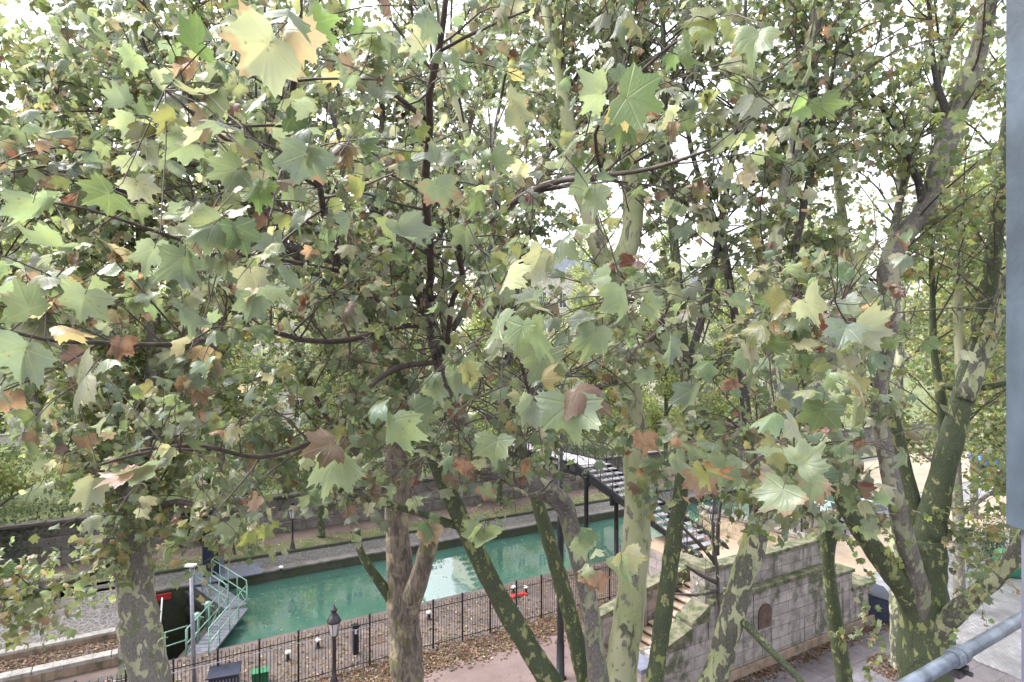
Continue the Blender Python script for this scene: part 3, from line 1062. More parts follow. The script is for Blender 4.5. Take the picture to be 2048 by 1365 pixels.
    mb = MB(); mb.st(1.4, 4.4, 31.5, 33.2, .035, .09); mb.build('platform', M['navy_light'], t, bevel=.01)
    # thin masts on the left
    b = G(389, 1372)
    t = thing('signal_mast', 'slender pale grey mast with a small flat head beside the lock', 'mast', b)
    mb = MB(); mb.tube([b, b + V3(-.12, 0, 3.9)], [.075, .05], 10); mb.build('post', M['mast'], t, True)
    mb = MB(); mb.box(b + V3(-.12, 0, 3.94), (.32, .2, .07)); mb.build('head', M['white'], t, bevel=.015)
    b = G(318, 1290)
    mb = MB(); mb.tube([b, b + V3(.12, 0, 1.75)], [.03, .025], 8)
    tag(mb.build('marker_pole', M['white'], None, True), 'short leaning white pole between the left trunk and lock chamber', 'pole')


def far_bank():
    w = thing('retaining_wall', 'stepped grey pink stone retaining wall behind the far earth path', 'wall', C(10, T_WALL))
    mb = MB()
    s0 = 2.6
    mb.st(s0, 300, T_WALL, T_WALL + .8, 0, .62); mb.build('lower_tier', M['stone_grey'], w, bevel=.02)
    mb = MB(); mb.st(s0, 300, T_WALL + .28, T_WALL + .9, .62, 1.25); mb.build('middle_tier', M['stone'], w, bevel=.02)
    mb = MB(); mb.st(s0, 300, T_WALL + .5, T_WALL + 1.0, 1.25, 2.0); mb.build('upper_tier', M['stone_grey'], w, bevel=.02)
    mb = MB(); mb.st(s0 - .1, 300, T_WALL + .42, T_WALL + 1.06, 2.0, 2.14); mb.build('coping', M['stone_grey'], w, bevel=.02)
    w = thing('retaining_wall', 'low stepped stone wall with a dark doorway at the left', 'wall', C(0, T_WALL))
    mb = MB(); mb.st(-40, 1.0, T_WALL, T_WALL + .9, 0, .7); mb.st(-40, 1.0, T_WALL + .25, T_WALL + .9, .7, 1.4); mb.st(-40, 1.0, T_WALL + .5, T_WALL + 1, 1.4, 2.05)
    mb.build('wall', M['stone_grey'], w, bevel=.02)
    mb = MB(); mb.st(1.0, 2.6, T_WALL + .9, T_WALL + 1.0, 0, 1.9); mb.build('doorway', M['iron'], w)  # black slab at the back stands in for the shade inside the opening
    mb = MB(); mb.st(.9, 2.7, T_WALL + .02, T_WALL + 1.0, 1.9, 2.2); mb.build('lintel', M['stone_grey'], w, bevel=.02)
    mb = MB(); mb.st(-40, .8, T_WALL + .42, T_WALL + 1.06, 2.05, 2.2); mb.build('coping', M['stone_grey'], w, bevel=.02)
    mb = MB(); mb.st(-2, 300, 34.05, 34.25, -.02, .14)
    tag(mb.build('kerb', M['stone_lock'], bevel=.01), kind='structure')
    # left: kerbed planting beds on the tunnel cover
    for t0, t1, s1, h, lb in ((27.4, 27.78, -1.3, .28, 'pale stone kerb at the foot of the cobbled slope'),
                              (25.0, 25.42, -1.2, .42, 'pale mossy stone kerb in front of the leaf bed')):
        k = thing('stone_kerb', lb, 'kerb', C(-6, t0))
        mb = MB()
        s = -30
        while s < s1 - .2:
            e = min(s + 2.2, s1); mb.st(s, e - .025, t0, t1, 0, h); s = e
        mb.build('block', M['coping'], k, bevel=.02)
        mb = MB(); mb.st(-30, s1, t0 - .03, t0 + .06, 0, h * .7); mb.build('mossy_foot', M['stone_base'], k)
    k = thing('parapet', 'low smooth grey wall above the cobbled slope', 'wall', C(-7, 31.6))
    mb = MB(); mb.st(-12, -3.6, 31.5, 31.85, 0, 1.3); mb.build('wall', M['stone_grey'], k, bevel=.02)
    mb = MB(); mb.st(-12, -3.5, 31.45, 31.9, 1.3, 1.38); mb.build('coping', M['stone_grey'], k, bevel=.01)
    b = C(-2.4, 32.2)
    k = thing('bench', 'dark slatted bench with iron brackets by the grey parapet', 'bench', b)
    mb = MB()
    for i in range(4): mb.st(-3.3, -1.6, 32.0 + i * .13, 32.11 + i * .13, .44, .48)
    mb.build('seat', M['stone_grey'], k)
    for s in (-3.1, -2.45, -1.8):
        mb = MB(); mb.st(s - .03, s + .03, 32.0, 32.06, 0, .43); mb.st(s - .03, s + .03, 32.44, 32.5, 0, .43); mb.st(s - .03, s + .03, 32.06, 32.44, .36, .42)
        mb.build('leg', M['iron'], k)
    # hedges on the wall, ivy on the left
    for i, (s0, s1, tt, z0, z1, n, lb) in enumerate(((-30, -1, 39.3, 2.0, 3.4, 5200, 'dark clipped hedge above the left doorway wall'),
                                     (3.5, 14, 39.4, 2.0, 3.5, 3200, 'dark hedge on the retaining wall behind the far lamp'),
                                     (14.5, 32, 39.4, 2.0, 3.2, 4200, 'dark hedge on the retaining wall behind the footbridge'))):
        hd = thing('hedge', lb, 'hedge', C((s0 + s1) / 2, tt, 2))
        ss, zz, ttv = rng.uniform(s0, s1, n), z0 + (z1 - z0) * rng.beta(1.6, 1.3, n), rng.normal(tt, .4, n)
        zz = zz + .25 * np.sin(ss * 1.3) + .15 * np.sin(ss * 3.1)
        pos = np.array([C(a, b, c) for a, b, c in zip(ss, ttv, zz)])
        leaves('foliage', hd, T_LOW, pos, rng.normal(0, 1, (n, 3)), rng.normal(0, 1, (n, 3)) + V3(0, -.5, .5), rng.uniform(.07, .13, n),
               palette(n, dict(dark=.6, green=.4)), M['leaf_far'])
        mb = MB()
        for k2 in range(int((s1 - s0) / 1.2)):
            p = C(s0 + k2 * 1.2 + .5, tt, 1.9); mb = MB(); mb.tube([p, p + V3(random.uniform(-.2, .2), 0, 1.1)], [.03, .012], 5); mb.build('stem', M['twig_far'], hd)
    for i, (s, t, r, hh) in enumerate(((-30, 44, 2.6, 3.6), (-23, 46, 2.4, 4.2), (-16, 43.5, 2.6, 3.4), (-9, 45, 2.5, 4.4), (-3, 44, 2.3, 3.2), (3, 45.5, 2.6, 4.0), (9.5, 44, 2.4, 3.3),
                                       (16, 46, 2.6, 3.8), (23, 44.5, 2.3, 3.0), (32, 45.5, 2.6, 4.0), (41, 44.5, 2.6, 3.6), (52, 46, 2.8, 4.2))):
        b = C(s, t, 1.95)
        sh = thing('garden_shrub', ('bright lime green rounded shrub in the garden beyond the far wall', 'deeper green rounded shrub in the garden beyond the far wall')[i % 2], 'shrub', b, ('lime garden shrubs beyond the far wall', 'deeper green garden shrubs beyond the far wall')[i % 2])
        n = 3600
        u = rng.normal(0, 1, (n, 3)); u /= np.linalg.norm(u, axis=1)[:, None]
        rad = (.62 + .38 * rng.random(n)) * (1 + .16 * np.sin(u[:, 0] * 5 + i) + .12 * np.sin(u[:, 2] * 7 + 2 * i))
        pos = b + V3(0, 0, hh * .5) + u * rad[:, None] * V3(r, r, hh * .52)
        pos = pos[pos[:, 2] > 1.97]; n = len(pos)
        leaves('foliage', sh, T_LOW, pos, rng.normal(0, 1, (n, 3)), rng.normal(0, .8, (n, 3)) + V3(0, -.3, .6), rng.uniform(.08, .15, n), palette(n, (dict(lime=.5, bright=.3, green=.2), dict(green=.5, bright=.3, dark=.2))[i % 2]), M['leaf_far'])
        for k2 in range(4):
            mb = MB(); d = unit(V3(random.gauss(0, .5), random.gauss(0, .5), 1)); mb.tube([b, b + d * hh * .4, b + d * hh * .8], [.05, .03, .01], 5); mb.build('stem', M['twig_far'], sh)
    iv = thing('ivy', 'dark green ivy hanging over the stepped wall at the far left', 'ivy', C(-9, T_WALL, 1))
    n = 2600
    pos = np.array([C(a, T_WALL - .05 + .35 * (z - .3) - random.random() * .15, z) for a, z in zip(rng.normal(-9, 2.2, n), 2.2 - 2.0 * rng.beta(1, 1.6, n))])
    leaves('foliage', iv, T_LOW, pos, rng.normal(0, .5, (n, 3)) + V3(0, 0, -1), rng.normal(0, .5, (n, 3)) + V3(.4, -1, .4), rng.uniform(.05, .10, n), palette(n, dict(dark=.9, blue=.2)), M['leaf_far'])
    # house fronts far behind
    for i, (s, t, w, h, lb) in enumerate(((-48, 74, 26, 19, 'pale apartment house furthest left behind the trees'),
                                     (-16, 72, 24, 21, 'cream apartment house behind the left trees'),
                                     (14, 72, 25, 18, 'cream apartment house straight across behind the trees'),
                                     (51, 72, 26, 20, 'pale apartment house beyond the footbridge'),
                                     (86, 70, 30, 19, 'pale apartment house furthest right beyond the sandy ground'))):
        bd = thing('apartment_building', lb, 'building', C(s, t, 1.95))
        mb = MB(); mb.st(s - w / 2, s + w / 2, t, t + 10, 1.95, 1.95 + h); mb.build('wall', M['cream'], bd)
        mb = MB(); mb.st(s - w / 2 - .2, s + w / 2 + .2, t - .3, t + 10.2, 1.95 + h, 2.4 + h); mb.build('cornice', M['coping'], bd)
        mb = MB()
        mb.hexa([C(s - w / 2, t, 2.4 + h), C(s + w / 2, t, 2.4 + h), C(s + w / 2, t + 10, 2.4 + h), C(s - w / 2, t + 10, 2.4 + h),
                 C(s - w / 2, t + 1.5, 5 + h), C(s + w / 2, t + 1.5, 5 + h), C(s + w / 2, t + 8, 5 + h), C(s - w / 2, t + 8, 5 + h)])
        mb.build('roof', M['zinc'], bd)
        win = None
        for fl in range(5):
            for c in range(7):
                ss, zz = s - w / 2 + (c + .7) * w / 7.4, 3.2 + fl * 3.5
                if win is None:
                    w0 = V3(ss, zz, 0)
                    mb = MB()
                    mb.st(ss - .75, ss - .6, t - .07, t + .02, zz, zz + 2.2); mb.st(ss + .6, ss + .75, t - .07, t + .02, zz, zz + 2.2)
                    mb.st(ss - .6, ss + .6, t - .07, t + .02, zz + 2.05, zz + 2.2); mb.st(ss - .8, ss + .8, t - .14, t + .02, zz - .12, zz)
                    mb.st(ss - .03, ss + .03, t - .05, t + .01, zz, zz + 2.05)
                    win = mb.build('window', M['white'], bd)
                    mb = MB(); mb.st(ss - .6, ss + .6, t - .03, t - .005, zz, zz + 2.05); pn = mb.build('pane', M['pane'], win)
                else:
                    cwin = win.copy(); COL.objects.link(cwin); cwin.parent = bd
                    cwin.location = Vector(C(ss - w0[0], 0, zz - w0[1]))
                    p2 = pn.copy(); COL.objects.link(p2); p2.parent = cwin


def abutment():
    a = thing('stone_abutment', 'stone stair abutment with mossy ledges and stepped end carrying the footbridge', 'abutment', C(18, 13.5))
    st, mo = M['stone'], M['mosscope']
    mb = MB(); mb.st(17.6, 22.0, 13.52, 19.6, 0, 2.70); mb.build('core', st, a)
    mb = MB(); mb.st(13.0, 17.6, 13.52, 14.18, 0, 1.62, 1.62)
    mb.build('stair_wall', st, a, bevel=.02)
    # sloping stair wall with stepped mossy caps
    mb = MB(); mb.st(13.55, 14.55, 13.54, 14.16, 1.62, 1.72, 2.05); mb.st(14.6, 15.35, 13.54, 14.16, 1.62, 2.2, 2.6); mb.st(15.4, 17.6, 13.54, 14.16, 1.62, 2.72)
    mb.build('raking_wall', st, a, bevel=.02)
    mb = MB(); mb.st(13.5, 14.6, 13.48, 14.22, 1.73, 1.85, 2.18); mb.st(14.58, 15.38, 13.47, 14.23, 2.21, 2.33, 2.73)
    mb.build('raking_coping', mo, a, bevel=.02)
    mb = MB(); mb.st(12.4, 13.0, 13.45, 14.25, 0, 1.36); mb.build('pedestal', st, a, bevel=.02)
    mb = MB(); mb.st(12.32, 13.08, 13.37, 14.33, 1.36, 1.5); mb.build('pedestal_cap', M['navy_light'], a, bevel=.02)
    mb = MB(); mb.st(15.35, 16.05, 13.66, 14.3, 2.72, 3.72); mb.build('pier', st, a, bevel=.02)
    mb = MB(); mb.st(15.27, 16.13, 13.58, 14.38, 3.72, 3.9); mb.build('pier_cap', mo, a, bevel=.03)
    mb = MB(); mb.st(15.4, 22.15, 13.36, 13.72, 2.72, 2.88); mb.build('ledge', mo, a, bevel=.03)
    mb = MB(); mb.st(16.05, 21.9, 13.74, 14.14, 2.74, 3.66); mb.build('parapet', st, a, bevel=.01)
    mb = MB(); mb.st(16.1, 21.98, 13.68, 14.22, 3.66, 3.80); mb.build('parapet_coping', mo, a, bevel=.03)
    mb = MB(); mb.st(21.5, 21.9, 14.2, 19.5, 2.72, 3.64); mb.build('ochre_parapet', M['stone_ochre'], a, bevel=.01)
    mb = MB(); mb.st(21.44, 21.96, 14.24, 19.56, 3.64, 3.78); mb.build('ochre_coping', M['stone_grey'], a, bevel=.02)
    mb = MB(); mb.st(17.62, 21.5, 14.2, 19.5, 2.70, 2.76); mb.build('landing', M['sand'], a)
    # stepped right end
    mb = MB(); mb.st(22.0, 23.5, 13.54, 15.6, 0, 2.28); mb.st(23.5, 25.0, 13.56, 15.5, 0, 1.52); mb.build('stepped_end', st, a, bevel=.015)
    mb = MB(); mb.st(21.98, 23.56, 13.44, 15.7, 2.28, 2.42); mb.st(23.44, 25.06, 13.46, 15.6, 1.52, 1.66); mb.build('end_coping', mo, a, bevel=.03)
    mb = MB(); mb.st(13.05, 25.05, 13.40, 13.5, 0, .34); mb.build('plinth', M['stone_base'], a, bevel=.02)
    # rear cheek wall of the stairs
    mb = MB(); mb.st(12.8, 14.6, 15.92, 16.3, 0, 1.9, 2.3); mb.st(14.6, 17.6, 15.92, 16.3, 0, 2.4, 2.95); mb.build('cheek_wall', st, a, bevel=.015)
    mb = MB(); mb.st(12.7, 14.62, 15.86, 16.36, 1.92, 2.02, 2.42); mb.st(14.62, 17.7, 15.85, 16.37, 2.43, 2.53, 3.08); mb.build('cheek_coping', mo, a, bevel=.02)
    
    mb = MB(); mb.st(17.55, 18.2, 16.42, 17.2, 2.765, 2.88); mb.st(17.5, 18.3, 19.2, 19.66, 2.765, 2.88); mb.build('side_coping', mo, a, bevel=.02)
    n = 16
    for k in range(n):
        s0 = 12.9 + k * .295
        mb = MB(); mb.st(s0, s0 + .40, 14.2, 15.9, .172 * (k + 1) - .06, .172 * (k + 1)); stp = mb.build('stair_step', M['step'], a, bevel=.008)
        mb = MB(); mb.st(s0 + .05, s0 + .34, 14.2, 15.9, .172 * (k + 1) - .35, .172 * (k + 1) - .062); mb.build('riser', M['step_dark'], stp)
    # rusty niche plate with arched top on the front face
    mb = MB(); pts = []
    for x, z in [(-.34, -.4), (.34, -.4), (.34, .22), (.24, .36), (.1, .42), (-.1, .42), (-.24, .34), (-.34, .18)]:
        pts.append(C(18.15 + x, 13.53, 1.75 + z))
    mb.slab(pts, C(0, -.05)); mb.build('niche_plate', M['rust'], a)
    mb = MB()
    for dx in (-.2, -.05, .3): mb.tube([C(18.15 + dx, 13.47, 1.3), C(18.17 + dx, 13.46, .7), C(18.14 + dx, 13.45, .3)], [.012, .01, .006], 5)
    mb.build('hanging_root', M['twig_far'], a, True)


def footbridge():
    s0, s1 = 18.4, 20.3
    b = thing('footbridge', 'dark iron footbridge with open wet steps crossing the canal', 'footbridge', C(19.3, 17.3, 2.76))
    z0, t0, n, run, rise = 2.76, 17.3, 16, .46, .145
    for k in range(n):
        t = t0 + k * run; z = z0 + rise * (k + 1)
        mb = MB(); mb.st(s0 + .06, s1 - .06, t, t + .40, z - .05, z)
        mb.build('tread', M['tread'], b, bevel=.01)
    tE, zE = t0 + n * run, z0 + rise * n
    for s in (s0, s1):
        mb = MB()
        mb.hexa([C(s - .05, t0 - .5, z0 - .02), C(s + .05, t0 - .5, z0 - .02), C(s + .05, tE, zE - .42), C(s - .05, tE, zE - .42),
                 C(s - .05, t0 - .3, z0 + .2), C(s + .05, t0 - .3, z0 + .2), C(s + .05, tE, zE + .06), C(s - .05, tE, zE + .06)])
        for k in range(4):
            t = t0 + 1 + k * 1.8; zz = z0 + (t - t0) / run * rise
            mb.hexa([C(s - .09, t, zz - .55), C(s + .09, t, zz - .55), C(s + .09, t + .12, zz - .55), C(s - .09, t + .12, zz - .55),
                     C(s - .09, t, zz), C(s + .09, t, zz), C(s + .09, t + .12, zz), C(s - .09, t + .12, zz)])
        mb.build('stringer', M['iron'], b)
    tD = 34.5
    mb = MB(); mb.st(s0 + .05, s1 - .05, tE, tD, zE - .06, zE + .02); mb.build('deck', M['deckwood'], b)
    for s in (s0, s1):
        mb = MB(); mb.st(s - .06, s + .06, tE, tD, zE - .5, zE - .32); mb.st(s - .06, s + .06, tE, tD, zE - .02, zE + .08)
        t = tE
        while t < tD: mb.st(s - .05, s + .05, t, t + .14, zE - .33, zE - .01); t += .75
        mb.build('side_beam', M['iron'], b)
        mb = MB()
        def rail(ta, za, tb, zb, m):
            for hz in (.12, .55, .98):
                mb.bar(C(s, ta, za + hz), C(s, tb, zb + hz), .018 if hz < .9 else .028, 6)
            for k in range(m + 1):
                f = k / m; t, z = ta + (tb - ta) * f, za + (zb - za) * f
                mb.bar(C(s, t, z - .05), C(s, t, z + 1.0), .022)
                if k < m:
                    f2 = (k + 1) / m; tt, zz = ta + (tb - ta) * f2, za + (zb - za) * f2
                    mb.bar(C(s, t, z + .12), C(s, tt, zz + .98), .010, 5); mb.bar(C(s, t, z + .98), C(s, tt, zz + .12), .010, 5)
        rail(t0, z0 + .15, tE, zE, 8)
        rail(tE, zE, tD, zE, 10)
        mb.build('railing', M['iron'], b, True)
    for s in (s0 - .02, s1 + .02):
        mb = MB(); mb.lathe(C(s, 23.9, 0), [(.2, 0), (.2, .1), (.12, .15), (.11, zE - .5), (.2, zE - .42)], 12)
        mb.build('column', M['iron'], b, True)
    mb = MB()
    for k in range(12):
        t = tD + .1 + k * .4; z = zE - .22 * (k + 1)
        mb.st(s0, s1, t, t + .38, z - .05, z)
    mb.build('far_steps', M['tread'], b)
    # iron brace foot at the near-left corner
    mb = MB()
    mb.hexa([C(18.25, 16.5, 2.75), C(18.5, 16.5, 2.75), C(18.5, 17.4, 2.75), C(18.25, 17.4, 2.75), C(18.25, 16.6, 2.95), C(18.5, 16.6, 2.95), C(18.5, 17.4, 3.15), C(18.25, 17.4, 3.15)])
    mb.build('foot_plate', M['iron'], b)


def street_right():
    # navy container against the stepped end of the abutment
    b = G(1757, 1247)
    t = thing('metal_container', 'dark navy metal bin store with sloping lid beside the stone abutment', 'container', b)
    rz = math.radians(-12); a, q = math.cos(rz), math.sin(rz)
    W, D = 1.25, 1.3
    def loc(x, y, z): return b + V3(a * x - q * y, q * x + a * y, z)
    mb = MB(); mb.hexa([loc(-W / 2, 0, .05), loc(W / 2, 0, .05), loc(W / 2, D, .05), loc(-W / 2, D, .05), loc(-W / 2, 0, 1.15), loc(W / 2, 0, .8), loc(W / 2, D, .95), loc(-W / 2, D, 1.3)])
    mb.build('body', M['navy'], t, bevel=.02)
    mb = MB(); mb.hexa([loc(-W / 2 - .04, -.04, 1.17), loc(W / 2 + .04, -.04, .82), loc(W / 2 + .04, D + .04, .97), loc(-W / 2 - .04, D + .04, 1.32), loc(-W / 2 - .04, -.04, 1.23), loc(W / 2 + .04, -.04, .88), loc(W / 2 + .04, D + .04, 1.03), loc(-W / 2 - .04, D + .04, 1.38)])
    mb.build('lid', M['navy'], t, bevel=.015)
    for x in (-.45, .45):
        for y in (.1, D - .1):
            mb = MB(); mb.lathe(loc(x, y, 0), [(.05, 0), (.05, .05)], 8); mb.build('foot', M['rubber'], t)
    car(G(1735, 1048), math.radians(18), 'greycar', 'light grey parked car on the sandy quay behind the right tree')
    car(G(1968, 932), math.radians(65), 'bluecar', 'small bright blue car parked far off among leaves')
    scooter(G(1908, 1089), math.radians(100))
    b = G(2018, 1150)
    t = thing('recycling_bin', 'green recycling container half hidden at the right edge', 'bin', b)
    mb = MB(); mb.lathe(b, [(.55, .03), (.62, .1), (.66, .7), (.6, 1.0), (.4, 1.2), (.1, 1.28)], 18); mb.build('body', M['crategreen'], t, True)
    mb = MB(); mb.lathe(b + V3(0, 0, .66), [(.67, 0), (.69, .03), (.67, .06)], 18); mb.build('band', M['navy'], t, True)
    mb = MB(); mb.torus(b + V3(-.3, -.52, .88), .12, .03, (.5, .8, -.1), 14, 6); mb.build('opening', M['rubber'], t, True)


def car(b, rz, paint, label):
    t = thing('parked_car', label, 'car', b)
    a, q = math.cos(rz), math.sin(rz)
    L = lambda x, y, z: b + V3(a * x - q * y, q * x + a * y, z)
    prof = [(-2.0, .32), (-2.05, .6), (-1.95, .85), (-1.75, .93), (-1.25, 1.40), (-.6, 1.48), (.35, 1.45), (1.0, 1.02), (1.8, .88), (2.02, .7), (2.05, .4), (1.95, .3)]
    mb = MB()
    rows = [(-.82, .9), (-.72, 1.0), (.72, 1.0), (.82, .9)]
    vs = []
    for y, sc in rows:
        for x, z in prof:
            yy = y * (.82 if z > 1.0 else 1)
            vs.append(L(x * (1 if sc == 1 else .97), yy, .3 + (z - .3) * (1 if sc == 1 else .97)))
    n = len(prof); fs = []
    for r in range(3):
        for k in range(n):
            k2 = (k + 1) % n
            fs.append((r * n + k, r * n + k2, (r + 1) * n + k2, (r + 1) * n + k))
    fs.append(tuple(range(n - 1, -1, -1))); fs.append(tuple(3 * n + k for k in range(n)))
    mb.add(vs, fs); mb.build('body', M[paint], t, False, .04)
    for y in (-.70, .70):
        mb = MB(); sg = 1 if y > 0 else -1
        pts = [L(x, y + sg * .005 if z > 1.1 else y + sg * .10, z) for x, z in ((-1.5, .97), (-1.15, 1.33), (.3, 1.36), (.85, 1.0))]
        mb.slab(pts, V3(-q * sg * .02, a * sg * .02, 0)); mb.build('side_window', M['pane'], t)
    for x0, z0, x1, z1, nm in ((.42, 1.42, .98, 1.05, 'windscreen'), (-1.3, 1.38, -1.74, .97, 'rear_window')):
        mb = MB(); ox = .03 if x0 > 0 else -.03
        mb.slab([L(x0 + ox, -.52, z0), L(x0 + ox, .52, z0), L(x1 + ox, .6, z1), L(x1 + ox, -.6, z1)], V3(0, 0, .015)); mb.build(nm, M['pane'], t)
    for x in (-1.28, 1.3):
        for y in (-.76, .76):
            mb = MB(); mb.torus(L(x, y, .31), .24, .085, (-q, a, 0), 18, 8); w = mb.build('wheel', M['rubber'], t, True)
            mb = MB(); mb.tube([L(x, y - .05, .31), L(x, y + .05, .31)], .18, 14); mb.build('rim', M['mast'], w)
    for y in (-.58, .58):
        mb = MB(); mb.lathe(L(2.0, y, .62), [(.07, -.07), (.11, 0), (.07, .07)], 10); mb.build('headlight', M['lantern'], t, True)
        mb = MB(); mb.lathe(L(-2.0, y, .72), [(.06, -.09), (.09, 0), (.06, .09)], 10); mb.build('tail_light', M['red'], t, True)


def scooter(b, rz):
    t = thing('motor_scooter', 'black parked motor scooter on the edge of the cobbled street', 'scooter', b)
    a, q = math.cos(rz), math.sin(rz)
    L = lambda x, y, z: b + V3(a * x - q * y, q * x + a * y, z)
    for x in (-.62, .68):
        mb = MB(); mb.torus(L(x, 0, .24), .18, .06, (-q, a, 0), 16, 8); w = mb.build('wheel', M['rubber'], t, True)
        mb = MB(); mb.tube([L(x, -.03, .24), L(x, .03, .24)], .12, 10); mb.build('rim', M['mast'], w)
    mb = MB(); mb.tube([L(-.8, 0, .55), L(-.45, 0, .58), L(-.1, 0, .5), L(.05, 0, .3), L(.4, 0, .28), L(.52, 0, .5), L(.5, 0, .85)], [.12, .2, .2, .16, .15, .16, .1], 10)
    mb.build('body', M['seat'], t, True)
    mb = MB(); mb.tube([L(-.85, 0, .74), L(-.5, 0, .78), L(-.05, 0, .76), L(.05, 0, .7)], [.09, .15, .14, .06], 10); mb.build('seat', M['seat'], t, True)
    mb = MB(); mb.box(L(-.85, 0, 1.0), (.36, .38, .34), rz); mb.build('top_box', M['navy'], t, bevel=.05)
    mb = MB(); mb.tube([L(.66, 0, .26), L(.55, 0, .7), L(.46, 0, 1.02)], .03, 8); mb.bar(L(.44, -.33, 1.05), L(.44, .33, 1.05), .02); mb.build('handlebar', M['iron'], t, True)
    mb = MB(); mb.slab([L(.6, -.2, .9), L(.6, .2, .9), L(.45, .17, 1.38), L(.45, -.17, 1.38)], V3(a * .02, q * .02, 0)); mb.build('windshield', M['pane'], t)
    mb = MB(); mb.lathe(L(.62, 0, .86), [(.05, -.06), (.09, 0), (.05, .06)], 10); mb.build('headlight', M['lantern'], t, True)


def balcony():
    A, B = P(1800, 1372, 1.34), P(2046, 1238, 1.70)
    B[2] = A[2] = 10.24
    d = unit(B - A)
    A = A - d * .9; B = B + d * 1.2
    t = thing('balcony_rail', 'grey tubular handrail with a clamp in the bottom right corner', 'handrail', (A + B) / 2)
    mb = MB(); mb.tube([A, B], .0165, 20); mb.build('tube', M['galv'], t, True)
    c = P(1907, 1318, 1.49); c[2] = 10.24
    c = A + d * np.dot(c - A, d)
    mb = MB(); mb.tube([c - d * .022, c + d * .004], .0225, 20)
    mb.tube([c + d * .012 , c + d * .036], .0215, 20)
    cl = mb.build('clamp', M['galv'], t, False, .002)
    mb = MB(); side = V3(d[1], -d[0], 0)
    mb.box(c + d * .01 + V3(0, 0, -.036), (.05, .026, .02), math.atan2(d[1], d[0])); mb.tube([c + d * .01 + side * .03 + V3(0, 0, -.034), c + d * .01 - side * .03 + V3(0, 0, -.034)], .006, 8)
    mb.build('bolt', M['iron_lamp'], cl)
    for k in (-.75, 2.4):
        p = A + d * (.9 + k); mb = MB(); mb.tube([p, p - V3(0, 0, 1.0)], .02, 12); mb.build('upright', M['galv'], t, True)
    # frame post at the right edge
    x0 = P(2011, 0, 1.44)[0]; x1 = x0 + .14
    p = thing('window_frame_post', 'slate blue metal post filling the right edge of the view', 'post', ((x0 + x1) / 2, 1.38, 9.4))
    mb = MB(); mb.box(((x0 + x1) / 2, 1.38, 11.29), (x1 - x0, .12, 1.42)); mb.build('upper_section', M['frame'], p, bevel=.003)
    xl = P(2036, 0, 1.43)[0]
    mb = MB(); mb.box(((xl + x1) / 2, 1.375, 9.98), (x1 - xl - .004, .10, 1.2)); mb.build('lower_section', M['navy_light'], p, bevel=.003)


def litter():
    def scat(name, n, s, t, z, w, size=(.06, .10), flat=.25, label=None):
        ss, tt = rng.uniform(*s, n), t(n) if callable(t) else rng.uniform(*t, n)
        pos = np.array([C(a, b, z + random.uniform(.008, .03)) for a, b in zip(ss, tt)])
        tip = rng.normal(0, 1, (n, 3)) * V3(1, 1, .15); nr = rng.normal(0, flat, (n, 3)) + V3(0, 0, 1)
        o = leaves(name, None, T_LOW, pos, tip, nr, rng.uniform(*size, n), palette(n, w, .4), M['leaf_far'])
        tag(o, label, 'leaf litter', kind='stuff')
    wb = dict(brown=.62, pink=.14, ochre=.12, red=.12)
    scat('leaf_litter', 11000, (-3, 17), lambda n: 19.75 + np.abs(rng.normal(0, .45, n)) * np.where(rng.random(n) < .45, -1.0, 1.0), .02, wb, label='brown fallen leaves heaped along the foot of the iron fence')
    scat('leaf_litter', 3000, (-2, 24), (20.6, 24.2), .02, dict(pink=.4, ochre=.3, brown=.5, pale=.06), label='scattered fallen leaves on the near quay paving')
    scat('leaf_litter', 420, (-8, 14), (14, 19.3), .01, dict(pink=.4, brown=.5), (.04, .07), label='few dry leaves on the pink earth path')
    scat('leaf_litter', 3400, (-16, -1.3), (25.5, 27.3), .02, wb, label='brown leaves filling the kerbed bed at the left')
    scat('leaf_litter', 500, (-2, 30), (31.9, 34.0), .01, dict(pale=.6, ochre=.3, pink=.2), (.04, .07), label='pale leaves dotted on the far quay setts')
    scat('leaf_litter', 900, (-2, 30), (34.2, 36.4), .06, dict(pale=.5, ochre=.4, pink=.2), (.04, .08), label='pale leaves dotted on the far grass verge')
    scat('leaf_litter', 900, (14, 26), lambda n: 13.35 - np.abs(rng.normal(0, .25, n)), .005, wb, label='dark wet leaves along the foot of the abutment')
    scat('leaf_litter', 260, (2, 20), (24.6, 31.5), -.505, dict(ochre=.5, yel=.3, pale=.3), (.04, .08), .03, label='fallen leaves floating on the green water')
    c = G(1800, 1338)
    n = 700; a = rng.uniform(0, 2 * math.pi, n); r = np.sqrt(rng.random(n)) * 1.0
    pos = np.stack([c[0] + r * np.cos(a), c[1] + r * np.sin(a), rng.uniform(.02, .05, n)], 1)
    o = leaves('leaf_litter', None, T_LOW, pos, rng.normal(0, 1, (n, 3)) * V3(1, 1, .2), rng.normal(0, .3, (n, 3)) + V3(0, 0, 1), rng.uniform(.05, .09, n), palette(n, wb), M['leaf_far'])
    tag(o, 'brown leaves in the tree pit on the right pavement', 'leaf litter', kind='stuff')

def nearpath(x, y, Y): return P(x, y, Y)


